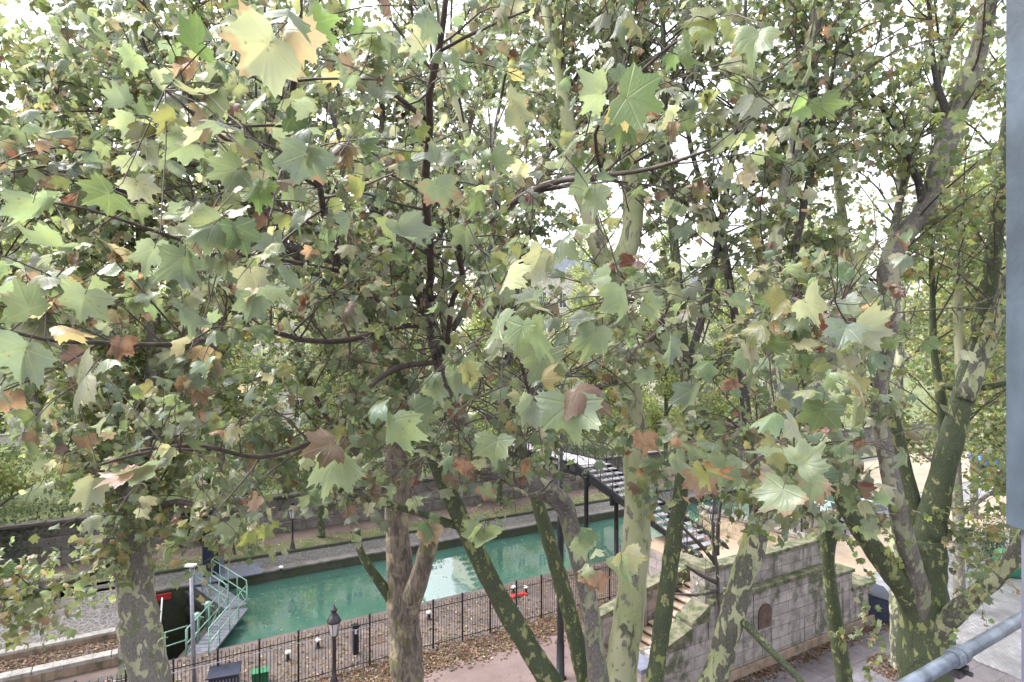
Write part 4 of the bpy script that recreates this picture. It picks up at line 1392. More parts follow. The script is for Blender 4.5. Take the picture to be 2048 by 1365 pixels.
HERO = [  # x, y, width px, image angle of the tip (0 right, 90 down), tilt, colour[, browning]
    (512, 112, 185, 150, .3, 'pale', .35), (515, 45, 135, 200, .5, 'blue'), (372, 88, 112, 185, .5, 'bright'), (388, 188, 112, 165, .7, 'pale'),
    (432, 245, 112, 200, .4, 'blue'), (605, 335, 130, 110, .5, 'blue', .3), (350, 300, 120, 165, .7, 'light'), (158, 300, 72, 80, .4, 'brown', .9),
    (580, 268, 128, 170, .6, 'blue'), (815, 480, 125, 55, .3, 'blue'), (705, 455, 84, 80, .4, 'blue'), (862, 58, 92, 60, .4, 'blue', .2),
    (780, 110, 84, 100, .5, 'blue'), (715, 70, 72, 130, .5, 'bright'), (705, 128, 78, 50, .7, 'pink', .8), (880, 392, 100, 70, .4, 'light', .4),
    (950, 412, 80, 90, .3, 'green'), (716, 385, 70, 110, .5, 'yel', .4), (790, 330, 58, 95, .8, 'red', 1), (300, 520, 110, 120, .5, 'blue'),
    (372, 545, 150, 80, .5, 'dark'), (285, 570, 66, 100, .5, 'pink', .9), (160, 612, 112, 100, .4, 'light', .1), (35, 725, 145, 120, .4, 'blue'),
    (150, 770, 150, 145, .6, 'pale'), (400, 465, 135, 150, .6, 'light'), (545, 500, 92, 90, .3, 'blue'), (590, 560, 100, 60, .4, 'blue'),
    (372, 642, 112, 70, .4, 'blue'), (420, 725, 58, 90, .3, 'ochre', .1), (985, 665, 140, 110, .4, 'light', 0), (1085, 690, 150, 60, .5, 'light', 0),
    (1190, 690, 120, 95, .5, 'light', .25), (1095, 745, 120, 70, .6, 'green', 0), (790, 870, 125, 85, .4, 'light', .25), (850, 828, 100, 20, .5, 'green', 0),
    (875, 790, 80, 60, .4, 'light', .15), (905, 775, 96, 95, .3, 'blue', 0), (940, 750, 80, 40, .4, 'light', .25), (990, 905, 100, 100, .35, 'light', 0),
    (1050, 832, 110, 120, .5, 'blue', 0), (1140, 842, 150, 95, .3, 'light', 0), (660, 942, 125, 120, .35, 'light', .1), (235, 945, 120, 170, .6, 'pink', .5),
    (180, 985, 100, 110, .4, 'pale', 0), (300, 930, 90, 120, .5, 'light', .55), (1240, 612, 120, 90, .5, 'light', 0), (1310, 618, 84, 30, .6, 'light', .2),
    (1380, 800, 92, 95, .3, 'blue', 0), (1345, 705, 92, 80, .4, 'blue', 0), (862, 1072, 78, 60, .3, 'pink', .9), (962, 1085, 100, 105, .25, 'light', 0),
    (975, 990, 62, 60, .5, 'light', .5), (925, 940, 62, 110, .4, 'pink', .7), (1050, 938, 52, 90, .5, 'red', 1), (1165, 1098, 84, 70, .35, 'light', .1),
    (1185, 1165, 84, 95, .4, 'pink', .6), (1250, 1150, 100, 80, .5, 'light', .1), (1288, 890, 80, 80, .5, 'pink', .6), (1355, 935, 82, 80, .4, 'light', .3),
    (1400, 975, 90, 90, .4, 'pink', .45), (1430, 955, 96, 40, .6, 'ochre', .6), (1552, 1002, 120, 120, .4, 'light', .35), (1622, 985, 110, 100, .4, 'light', .45),
    (1655, 965, 80, 30, .5, 'ochre', .5), (1600, 862, 110, 40, .6, 'pale', .3), (1720, 772, 120, 40, .6, 'pale', .4), (1745, 668, 110, 25, .7, 'pale', .05),
    (1632, 615, 120, 20, .6, 'pale', .05), (1550, 698, 92, 80, .4, 'green', 0), (1640, 840, 105, 100, .4, 'green', .3), (1490, 725, 80, 90, .4, 'blue', 0),
    (1285, 205, 150, 20, .6, 'bright', 0), (1380, 110, 105, 80, .5, 'green', 0), (1400, 35, 95, 180, .6, 'yel', .1), (1505, 95, 120, 120, .4, 'light', .25),
    (1180, 195, 120, 160, .6, 'light', 0), (1240, 265, 100, 90, .4, 'green', 0), (1332, 180, 42, 90, .8, 'red', 1), (1345, 265, 60, 95, .5, 'brown', 1),
    (1045, 222, 100, 30, .6, 'pale', .25), (1650, 222, 84, 60, .4, 'green', 0), (1592, 222, 70, 150, .4, 'bright', 0), (1075, 525, 90, 110, .4, 'pale', .1),
    (1110, 490, 100, 150, .5, 'blue', 0), (1190, 410, 95, 90, .5, 'light', 0), (1450, 945, 100, 100, .4, 'light', .2), (1520, 900, 100, 170, .6, 'light', 0),
    (500, 620, 90, 110, .4, 'blue', .1), (560, 160, 100, 120, .5, 'blue', 0), (255, 120, 80, 160, .6, 'light', 0), (90, 500, 130, 170, .7, 'light', 0), (110, 560, 90, 20, .5, 'pale', .1),
    (1290, 760, 70, 90, .4, 'blue', 0), (1420, 640, 80, 60, .5, 'blue', 0), (1060, 610, 90, 140, .5, 'blue', 0), (700, 640, 80, 80, .4, 'blue', .3),
    (1480, 610, 90, 30, .6, 'blue', .1), (640, 60, 100, 45, .5, 'bright', 0), (600, 250, 90, 30, .5, 'dark', 0), (450, 350, 110, 150, .5, 'green', 0), (520, 395, 100, 100, .4, 'bright', 0),
    (770, 200, 90, 70, .4, 'blue', 0), (1235, 60, 90, 110, .4, 'blue', 0), (930, 480, 80, 90, .4, 'green', 0), (1000, 330, 90, 60, .5, 'light', .1), (1130, 300, 90, 130, .5, 'green', 0),
    (200, 400, 100, 150, .6, 'green', 0), (60, 430, 110, 100, .5, 'light', 0), (240, 700, 80, 90, .4, 'pink', .8), (470, 545, 70, 100, .5, 'red', .9), (1460, 775, 60, 150, .5, 'pink', 1),
    (495, 1080, 60, 100, .4, 'yel', 0), (530, 1070, 50, 80, .4, 'yel', 0), (455, 1085, 42, 110, .4, 'light', 0), (505, 1010, 60, 120, .4, 'pink', .5),
]


def main_tree():
    Y0 = 9.6
    base = G(1225, HZ + H * F / Y0)
    T = Tree('plane_tree', 'many stemmed plane tree with a pale spotted trunk in the centre foreground', base, 'plane trees on the near side', zmin=9.25, lsize=(.10, .185))
    R = T.root
    F0 = (1225, 1600, 120, Y0)
    bx = base
    tr = np.array([[bx[0], bx[1], 0, .62], [bx[0], bx[1], .4, .50], [bx[0] + .02, bx[1], 2, .46], [*P(1225, 1600, Y0), .46], [*P(1228, 1520, Y0), .36]])
    T.limb(tr, M['bark_camo'], 'trunk', True, 20, False)
    W = Y0
    A = T.limb([F0, (1165, 1470, 62, 9.5), (1100, 1365, 52, 9.3), (1010, 1215, 47, 9.1), (950, 1100, 41, 8.9), (900, 990, 38, 8.7), (862, 900, 36, 8.5), (820, 800, 33, 8.3), (765, 690, 32, 8.0), (720, 600, 30, 7.8), (675, 510, 27, 7.5), (560, 430, 24, 7.2), (400, 330, 18, 6.8), (230, 220, 10, 6.2)], M['bark_moss'])
    B = T.limb([F0, (1200, 1470, 55, 9.8), (1172, 1365, 44, 9.9), (1140, 1230, 38, 10), (1100, 1090, 34, 10.1), (1065, 970, 27, 10.2), (1040, 880, 22, 10.3), (1005, 740, 17, 10.5), (990, 560, 14, 10.6), (985, 380, 9, 10.8)], M['bark_moss'])
    Cc = T.limb([F0, (1210, 1480, 60, 9.3), (1197, 1365, 48, 9.1), (1180, 1220, 43, 8.9), (1150, 1085, 42, 8.7), (1122, 1005, 46, 8.5), (1062, 968, 46, 8.3), (990, 928, 41, 8.1), (930, 850, 35, 7.9), (892, 765, 32, 7.7), (872, 690, 34, 7.5), (862, 640, 26, 7.4), (850, 590, 14, 7.3)], M['bark_grey'], grow=False)
    D = T.limb([F0, (1232, 1480, 85, 9.7), (1240, 1365, 75, 9.8), (1262, 1200, 66, 9.9), (1275, 1000, 59, 10), (1266, 850, 56, 10.1), (1250, 740, 55, 10.1), (1235, 620, 57, 10.1), (1228, 560, 60, 10.1), (1262, 470, 46, 10.1), (1262, 350, 46, 10.2), (1240, 240, 40, 10.3), (1222, 120, 34, 10.4), (1215, 0, 28, 10.6), (1205, -160, 20, 10.9), (1190, -330, 10, 11.2)], M['bark_pale'], n=18)
    D2 = T.limb([(1230, 570, 44, 10.1), (1198, 500, 40, 10.0), (1178, 430, 38, 9.9), (1150, 345, 36, 9.9), (1125, 170, 32, 9.9), (1098, 40, 28, 9.9), (1070, -120, 18, 9.9), (1050, -250, 9, 9.9)], M['bark_pale'])
    D3 = T.limb([(1240, 250, 30, 10.3), (1265, 150, 26, 10.4), (1288, 40, 22, 10.5), (1310, -120, 12, 10.8)], M['bark_pale'])
    E = T.limb([F0, (1275, 1480, 55, 9.3), (1308, 1365, 41, 9.2), (1330, 1200, 38, 9.2), (1350, 1060, 36, 9.2), (1366, 950, 32, 9.2), (1376, 860, 27, 9.3), (1370, 740, 23, 9.4), (1362, 620, 22, 9.5), (1342, 420, 19, 9.6), (1330, 220, 15, 9.7), (1325, 20, 11, 9.8)], M['bark_moss'])
    Fl = T.limb([F0, (1340, 1490, 70, 9.2), (1425, 1365, 58, 8.9), (1472, 1200, 55, 8.7), (1510, 1080, 52, 8.6), (1542, 970, 46, 8.5), (1556, 880, 38, 8.5), (1548, 760, 32, 8.6), (1535, 600, 33, 8.7), (1560, 440, 31, 8.8), (1592, 280, 29, 8.9), (1612, 130, 28, 9), (1642, 0, 25, 9.1), (1670, -160, 12, 9.3)], M['bark_camo'])
    F2 = T.limb([(1478, 1235, 20, 8.65), (1530, 1290, 17, 8.3), (1600, 1362, 15, 7.9), (1660, 1450, 12, 7.6)], M['bark_moss'], grow=False)
    Bh = T.limb([(930, 1058, 18, 8.9), (880, 1040, 17, 8.7), (800, 1015, 16, 8.5), (740, 1000, 14, 8.3), (690, 985, 12, 8.2), (640, 958, 9, 8.0)], M['bark_moss'], grow=False)
    # second dark limb from the knob
    K = T.limb([(880, 715, 26, 7.5), (862, 640, 25, 7.5), (830, 580, 23, 7.5), (790, 505, 21, 7.4), (750, 430, 18, 7.2), (700, 330, 14, 7.0), (660, 220, 9, 6.8)], M['bark_shaded'])
    K2 = T.limb([(900, 700, 26, 7.5), (885, 600, 24, 7.4), (890, 520, 20, 7.3), (930, 420, 17, 7.2), (935, 280, 16, 7.2), (900, 180, 15, 7.2), (870, 80, 12, 7.2), (860, -60, 7, 7.2)], M['bark_pale'])
    # thin sprouts that come towards the balcony
    tw = M['twig']
    c1 = T.limb([(866, 650, 11, 7.3), (800, 620, 12, 6.8), (740, 590, 12, 6.2), (690, 545, 12, 5.6), (664, 490, 12, 5.0), (646, 420, 12, 4.6), (640, 375, 12, 4.2), (605, 300, 12, 3.6), (583, 210, 12, 3.2), (596, 110, 11, 2.8), (600, -20, 10, 2.5)], tw, 'branch', n=8, grow=False)
    c2 = T.limb([(862, 650, 10, 7.3), (790, 655, 10, 6.9), (700, 680, 10, 6.3), (620, 682, 10, 5.7), (560, 668, 9, 5.2), (500, 655, 9, 4.7), (410, 680, 9, 4.2), (330, 690, 9, 3.7), (200, 686, 8, 3.2), (90, 680, 7, 2.8), (-60, 640, 6, 2.5)], tw, 'branch', n=8, grow=False)
    c3 = T.limb([(874, 725, 9, 7.4), (800, 735, 10, 7.0), (740, 772, 10, 6.6), (690, 832, 9, 6.2), (620, 885, 9, 5.8), (520, 915, 8, 5.3), (400, 892, 7, 4.8), (280, 900, 5, 4.4)], tw, 'branch', n=8, grow=False)
    c4 = T.limb([(862, 600, 10, 7.3), (860, 500, 13, 6.2), (853, 420, 14, 5.4), (850, 360, 15, 5.0), (860, 250, 14, 4.5), (858, 190, 13, 4.2), (880, 90, 12, 3.8), (893, -20, 10, 3.5)], tw, 'branch', n=8, grow=False)
    c4b = T.limb([(853, 240, 11, 4.5), (815, 210, 9, 4.3), (785, 185, 8, 4.1)], tw, 'branch', n=8, grow=False)
    c4c = T.limb([(868, 110, 7, 3.9), (930, 75, 6, 3.8), (1020, 35, 5, 3.6), (1060, 20, 4, 3.5)], tw, 'branch', n=8, grow=False)
    c5 = T.limb([(895, 690, 10, 7.4), (905, 600, 10, 7.0), (925, 560, 10, 6.6), (920, 490, 14, 6.0), (985, 435, 14, 5.5), (1060, 385, 13, 5.0), (1120, 362, 12, 4.7), (1200, 352, 10, 4.4), (1300, 338, 8, 4.0), (1420, 300, 5, 3.6)], tw, 'branch', n=8, grow=False)
    c6 = T.limb([(1060, 385, 9, 5.0), (1180, 362, 8, 4.7), (1250, 335, 7, 4.5), (1330, 290, 5, 4.3)], tw, 'branch', n=8, grow=False)
    c7 = T.limb([(870, 600, 9, 7.2), (830, 560, 9, 6.9), (805, 545, 7, 6.7), (812, 520, 7, 6.6), (835, 480, 6, 6.3)], tw, 'branch', n=8, grow=False)
    c8 = T.limb([(905, 770, 8, 7.6), (925, 800, 7, 7.2), (930, 850, 6, 6.8), (960, 900, 6, 6.4)], tw, 'branch', n=8, grow=False)
    c9 = T.limb([(1235, 760, 14, 10), (1150, 790, 11, 8.5), (1090, 800, 9, 7.0), (1060, 780, 8, 5.5), (1040, 720, 7, 4.2), (1010, 650, 6, 3.0)], tw, 'branch', n=8, grow=False)
    c10 = T.limb([(1250, 720, 13, 10), (1300, 680, 10, 8), (1330, 650, 9, 6.4), (1290, 610, 7, 4.8), (1230, 590, 6, 3.6)], tw, 'branch', n=8, grow=False)
    c11 = T.limb([(1372, 880, 12, 9.2), (1420, 850, 10, 8), (1500, 860, 9, 6.5), (1570, 890, 8, 5), (1600, 920, 7, 3.8)], tw, 'branch', n=8, grow=False)
    c12 = T.limb([(1150, 1040, 8, 8.6), (1110, 985, 7, 8), (1050, 990, 7, 7.2), (1000, 950, 6, 6.3), (900, 930, 5, 5.4), (820, 895, 5, 4.6)], M['bark_grey'], 'branch', n=8, grow=False)
    c13 = T.limb([(640, 375, 9, 4.2), (560, 330, 8, 3.8), (470, 290, 7, 3.3), (400, 240, 6, 2.8), (330, 180, 5, 2.5)], tw, 'branch', n=8, grow=False)
    c14 = T.limb([(1205, 352, 7, 4.4), (1190, 270, 6, 4.0), (1250, 180, 6, 3.4), (1330, 100, 5, 3.0), (1420, 40, 5, 2.8)], tw, 'branch', n=8, grow=False)
    c15 = T.limb([(690, 545, 8, 5.6), (560, 520, 7, 4.9), (430, 500, 6, 4.0), (330, 470, 6, 3.3), (180, 420, 5, 2.8), (60, 400, 4, 2.6)], tw, 'branch', n=8, grow=False)
    c16 = T.limb([(420, 900, 6, 4.9), (300, 905, 6, 4.3), (200, 930, 5, 3.8)], tw, 'branch', n=8, grow=False)
    c17 = T.limb([(1530, 640, 12, 8.7), (1580, 600, 9, 7.2), (1620, 620, 8, 5.6), (1680, 640, 7, 4), (1740, 660, 5, 3.2)], tw, 'branch', n=8, grow=False)
    near = [c1, c2, c3, c4, c4b, c4c, c5, c6, c7, c8, c9, c10, c11, c12, c13, c14, c15, c16, c17]
    S1 = T.limb([(1512, 1070, 30, 8.7), (1508, 950, 24, 9.0), (1492, 820, 21, 9.4), (1478, 700, 19, 9.6), (1463, 590, 18, 9.8), (1440, 470, 16, 10), (1402, 370, 13, 10), (1372, 240, 9, 10), (1365, 80, 5, 10)], M['bark_shaded'])
    S2 = T.limb([(1545, 700, 22, 8.7), (1580, 560, 17, 9), (1602, 440, 16, 9.2), (1632, 300, 14, 9.3), (1665, 150, 10, 9.4), (1690, -20, 5, 9.5)], M['bark_shaded'])
    S3 = T.limb([(575, 440, 22, 7.2), (480, 375, 20, 7.3), (400, 295, 17, 7.4), (345, 205, 15, 7.5), (265, 60, 11, 7.6), (200, -80, 6, 7.7)], M['bark_shaded'])
    S4 = T.limb([(690, 530, 20, 7.5), (600, 500, 17, 7.4), (480, 470, 14, 7.2), (330, 400, 11, 7.0), (180, 370, 8, 6.8), (20, 330, 5, 6.6)], M['bark_shaded'])
    S5 = T.limb([(740, 640, 18, 7.9), (640, 560, 15, 8.0), (560, 470, 12, 8.2), (500, 330, 10, 8.4), (470, 180, 8, 8.6), (455, 20, 5, 8.8)], M['bark_shaded'])
    S6 = T.limb([(905, 660, 14, 7.5), (960, 560, 12, 7.8), (990, 440, 10, 8.2), (985, 300, 9, 8.6), (1010, 150, 7, 9), (1030, -20, 4, 9.2)], M['bark_shaded'])
    S7 = T.limb([(1010, 760, 16, 10.5), (1035, 560, 15, 10.8), (1066, 430, 13, 11), (1100, 290, 11, 11.2), (1140, 130, 8, 11.4), (1160, -40, 4, 11.5)], M['bark_shaded'])
    S8 = T.limb([(1368, 760, 20, 9.5), (1418, 580, 17, 9.8), (1450, 400, 14, 10), (1482, 210, 11, 10.3), (1490, 30, 8, 10.5), (1500, -100, 4, 10.6)], M['bark_shaded'])
    # bulk crown
    for p, f, m in ((A, .5, 3.6), (B, .45, 4.5), (D, .62, 4.8), (D2, .35, 4.6), (D3, .1, 5.5), (E, .52, 3.5), (Fl, .52, 3.6), (K, .2, 3.2), (K2, .3, 2.8),
                    (S1, .4, 3.4), (S2, .1, 4.2), (S3, .1, 6.5), (S4, .15, 4.4), (S5, .15, 6), (S6, .4, 3), (S7, .3, 5), (S8, .3, 4)):
        T.grow(p, f, 1, m * .85, (.8, 2.2), 7, 6)
        T.grow(p, f * .6, 1, 2.0, (.8, 2.2), 6, 1)
    # sprays on the near branches
    for b in near:
        T.grow(b, .05, 1, 1.2 if b is c10 or b is c6 or b is c9 else 2.3, (.35, 1.0), 4, 5, .1, (.18, .4), None, (.08, .165))
        T.grow(b, .0, 1, 2.6, (.4, 1.1), 4, 1, .2, (.2, .5))
    # bare whiskers around the knob
    for _ in range(34):
        o = P(random.gauss(880, 22), random.gauss(670, 40), 7.4)
        d = rvec() + V3(0, -.3, .2); q = [o]; p = o
        for k in range(5):
            d = unit(d + rvec() * .3); p = p + d * random.uniform(.1, .22); q.append(p)
        T.tw.tube(q, np.linspace(.008, .003, 6), 5, False)
    # traced single leaves
    bp = np.concatenate([b[:, :3] for b in near])
    for hero in HERO:
        x, y, w, ang, tilt, col = hero[:6]
        wid = random.uniform(.19, .24)
        Y = wid * F / w
        wid *= .80
        c = P(x, y, Y)
        a = math.radians(ang)
        tip = unit(V3(math.cos(a), random.uniform(-.35, .35), -math.sin(a)))
        view = unit(V3(0, 0, H) - c)
        nrm = unit(view * .8 + rvec() * tilt * 1.9 + V3(0, 0, .6))
        if random.random() < .25: nrm = -nrm
        root = c - tip * wid * .28
        br = hero[6] if len(hero) > 6 else 0.0
        lod = 'dry' if br >= .9 and w < 75 else 'hi'
        T.L[lod].append((root, tip, nrm, wid / 1.41, (col, br)))
        j = np.argmin(np.linalg.norm(bp - root, axis=1))
        e = bp[j]
        pet = root - tip * .05 + V3(0, .01, .02)
        L = np.linalg.norm(e - pet)
        mid = (pet + e) / 2 + V3(0, .02, .08 * L)
        T.tw.tube([root, (root + pet) / 2 + V3(0, 0, .004), pet], [.0014, .0016, .002], 5, False)
        if L < .8:
            pth = smooth_path(np.array([[*pet, .002], [*(pet * .6 + mid * .4), .0025], [*mid, .003], [*e, .004]]), .06)
            T.tw.tube(pth[:, :3], pth[:, 3], 5, False)
        # a few companions on the same twig
        for _ in range(random.choice((1, 1, 2))):
            f = random.uniform(.1, .7)
            o = pet * (1 - f) + e * f if L < .8 else pet
            td = unit(rvec() + V3(0, .3, -.3))
            T.leaf(o + td * .05, td, unit(V3(0, -.3, .7) + rvec() * .6), random.uniform(.09, .16), None, 'hi')
    # low sprays hanging over the canal view
    T.zmin = 7.3
    for x, y, Y in [(560, 930, 6.2), (640, 905, 5.4), (1110, 910, 7.0), (1260, 880, 6.8), (1330, 930, 5.8),
                    (1400, 900, 6.4), (1470, 950, 5.4), (1540, 905, 6.2), (1610, 940, 5.6), (1690, 900, 6.6), (480, 900, 6.0), (380, 940, 5.6), (520, 970, 7.0), (600, 960, 7.2), (700, 900, 7.0), (250, 920, 6.2), (120, 960, 6.6), (1330, 1000, 7.4), (1480, 1000, 7.6), (1600, 1000, 7.2), (1700, 960, 7.0), (1560, 1040, 7.8), (500, 1010, 7.2), (620, 985, 7.4), (690, 965, 7.6), (770, 985, 7.2), (1760, 850, 6.4), (1640, 1040, 7.2)]:
        c = P(x, y, Y)
        o = c + V3(random.gauss(0, .25), random.uniform(.2, .7), random.uniform(.35, .7))
        stem = smooth_path(np.array([[*o, .007], [*((o + c) / 2 + rvec() * .08), .005], [*c, .003]]), .06)
        T.tw.tube(stem[:, :3], stem[:, 3], 5, False)
        for q in (.35, .6, .8, 1.0):
            b0 = stem[int(q * (len(stem) - 1)), :3]
            for _ in range(2): T.twig(b0, unit(rvec() + V3(0, -.2, -.15)), random.uniform(.22, .45), .003, 5, lw=(.09, .18))
    # tangle of bare shoots in the middle of the crown
    for _ in range(70):
        o = P(random.gauss(1020, 130), random.gauss(760, 55), random.uniform(7.5, 9.5)); d = unit(rvec() + V3(0, 0, .2)); q = [o]; p = o
        for k in range(6):
            d = unit(d + rvec() * .22); p = p + d * random.uniform(.12, .26); q.append(p)
        T.tw.tube(q, np.linspace(.011, .003, 7), 5, False)
    T.finish()


def left_tree():
    Y0 = 10.0
    base = G(318, HZ + H * F / Y0)
    T = Tree('plane_tree', 'plane tree with grey flaking trunk at the lower left beside the lock', base, 'plane trees on the near side', W_LOW, 6.4, lsize=(.11, .19))
    tr = [[*base, .5], [*(base + V3(0, 0, .5)), .42], [*P(312, 1560, Y0), .34], [*P(300, 1365, Y0), .315], [*P(280, 1250, Y0), .30], [*P(266, 1130, Y0), .275], [*P(263, 1050, Y0), .24], [*P(275, 960, Y0), .2], [*P(300, 850, Y0), .17], [*P(310, 700, Y0), .14], [*P(290, 520, Y0), .11], [*P(280, 330, Y0), .08], [*P(285, 150, Y0), .05]]
    t = T.limb(np.array(tr), M['bark_flake'], 'trunk', True, 18)
    a = T.limb([(258, 1110, 20, 10), (215, 1128, 17, 9.8), (165, 1155, 14, 9.6), (100, 1178, 11, 9.3), (40, 1195, 9, 9), (-40, 1200, 5, 8.8)], M['bark_moss'])
    b = T.limb([(270, 1020, 24, 10), (220, 960, 20, 9.8), (130, 900, 17, 9.6), (60, 780, 14, 9.4), (20, 600, 11, 9.2), (-20, 400, 7, 9)], M['bark_grey'])
    c = T.limb([(285, 920, 24, 10), (370, 850, 20, 10), (420, 740, 17, 10), (430, 600, 14, 10), (420, 420, 10, 10), (440, 250, 6, 10)], M['bark_grey'])
    d = T.limb([(268, 1060, 14, 10), (330, 1010, 12, 9.7), (390, 1010, 9, 9.4), (450, 1050, 7, 9.2), (470, 1110, 4, 9.1)], M['twig'], 'branch', n=8)
    e = T.limb([(300, 800, 18, 10), (210, 640, 15, 10.2), (140, 440, 12, 10.4), (110, 250, 8, 10.5), (90, 60, 5, 10.6)], M['bark_grey'])
    f = T.limb([(290, 520, 18, 10), (200, 405, 15, 9.8), (100, 345, 12, 9.5), (0, 322, 9, 9.2), (-90, 312, 5, 9)], M['bark_shaded'])
    g = T.limb([(282, 330, 16, 10), (220, 235, 13, 9.8), (130, 190, 10, 9.6), (40, 160, 8, 9.4), (-60, 130, 5, 9.2)], M['bark_shaded'])
    h = T.limb([(430, 600, 16, 10), (520, 500, 13, 10.3), (560, 360, 11, 10.6), (575, 200, 9, 10.8), (600, 40, 6, 11)], M['bark_shaded'])
    k = T.limb([(285, 170, 14, 10), (200, 60, 11, 10), (120, -40, 8, 10), (60, -140, 5, 10)], M['bark_shaded'])
    k2 = T.limb([(285, 170, 14, 10), (370, 60, 11, 10), (420, -60, 7, 10)], M['bark_shaded'])
    for p in (f, g, h, k, k2):
        T.grow(p, .15, 1, 6.2, (.7, 2.2), 7, 7); T.grow(p, .15, 1, 1.5, (.7, 1.6), 5, 1)
    T.grow(t, .52, 1, 6, (.7, 2.1), 7, 7)
    T.grow(a, .1, 1, 3.2, (.4, 1.0), 5, 6, .05, lw=(.13, .21))
    T.grow(b, .2, 1, 5.5, (.7, 1.8), 7, 6)
    T.grow(c, .2, 1, 5.5, (.7, 1.8), 7, 6)
    T.grow(e, .2, 1, 5.5, (.7, 1.9), 7, 6)
    T.grow(d, .1, 1, 4.2, (.3, .8), 4, 5, -.1)
    T.cluster(a, 250, .45); T.cluster(d, 80, .3)
    pth = t[int(len(t) * .5):int(len(t) * .75)]
    T.grow(pth, 0, 1, 6, (.5, 1.3), 6, 6, -.2, lw=(.13, .21))
    T.finish()


def broken_tree():
    Y0 = 13.5
    base = G(820, HZ + H * F / Y0)
    T = Tree('plane_tree', 'rough brown barked plane tree with a bulging stub beside the fence', base, 'plane trees on the near side', W_MID, 8.0, lsize=(.11, .18))
    tr = np.array([[*base, .62], [*(base + V3(0, 0, .5)), .48], [*P(818, 1500, Y0), .39], [*P(816, 1365, Y0), .365], [*P(808, 1250, Y0), .35], [*P(800, 1150, Y0), .30], [*P(795, 1050, Y0), .26], [*P(792, 950, Y0), .27], [*P(790, 890, Y0), .24], [*P(783, 800, Y0), .19], [*P(770, 660, Y0), .15], [*P(760, 480, Y0), .12], [*P(765, 280, Y0), .08], [*P(760, 80, Y0), .04]])
    t = T.limb(tr, M['bark_brown'], 'trunk', True, 20)
    T.limb([(812, 1240, 50, 13.4), (835, 1165, 46, 13.2), (852, 1110, 42, 13.1), (858, 1070, 36, 13.0), (852, 1045, 22, 13.0)], M['bark_brown'], 'stub', grow=False)
    T.limb([(785, 1200, 30, 13.5), (760, 1165, 22, 13.3), (735, 1130, 19, 13.2), (718, 1095, 17, 13.2), (714, 1060, 15, 13.1)], M['bark_moss'], grow=False)
    l2 = T.limb([(800, 1010, 34, 13.5), (822, 960, 30, 13.5), (842, 900, 26, 13.5), (850, 800, 20, 13.6), (840, 640, 15, 13.8), (850, 420, 9, 14)], M['bark_brown'])
    l3 = T.limb([(782, 1000, 20, 13.5), (760, 960, 14, 13.4), (720, 915, 11, 13.2), (650, 830, 9, 13), (590, 700, 7, 13)], M['twig'], 'branch', n=8)
    l4 = T.limb([(787, 860, 24, 13.5), (700, 760, 18, 13.6), (620, 620, 14, 13.7), (570, 430, 9, 13.8)], M['bark_grey'])
    l5 = T.limb([(762, 480, 20, 13.5), (715, 300, 15, 13.6), (660, 120, 11, 13.8), (625, -60, 6, 14)], M['bark_shaded'])
    l6 = T.limb([(842, 640, 20, 13.8), (895, 420, 16, 14), (950, 210, 12, 14.2), (1000, 20, 8, 14.4), (1030, -110, 4, 14.5)], M['bark_shaded'])
    l7 = T.limb([(850, 430, 15, 14), (845, 200, 11, 14.2), (820, 0, 7, 14.4), (800, -100, 4, 14.4)], M['bark_shaded'])
    l8 = T.limb([(570, 440, 15, 13.8), (520, 250, 11, 14), (470, 60, 8, 14.2), (440, -80, 5, 14.3)], M['bark_shaded'])
    for p in (l5, l6, l7, l8): T.grow(p, .1, 1, 5.5, (.8, 2.4), 8, 7)
    for p in (t, l2, l3, l4): T.grow(p, .5 if p is t else .25, 1, 4.5, (.7, 2.2), 8, 6)
    T.finish()


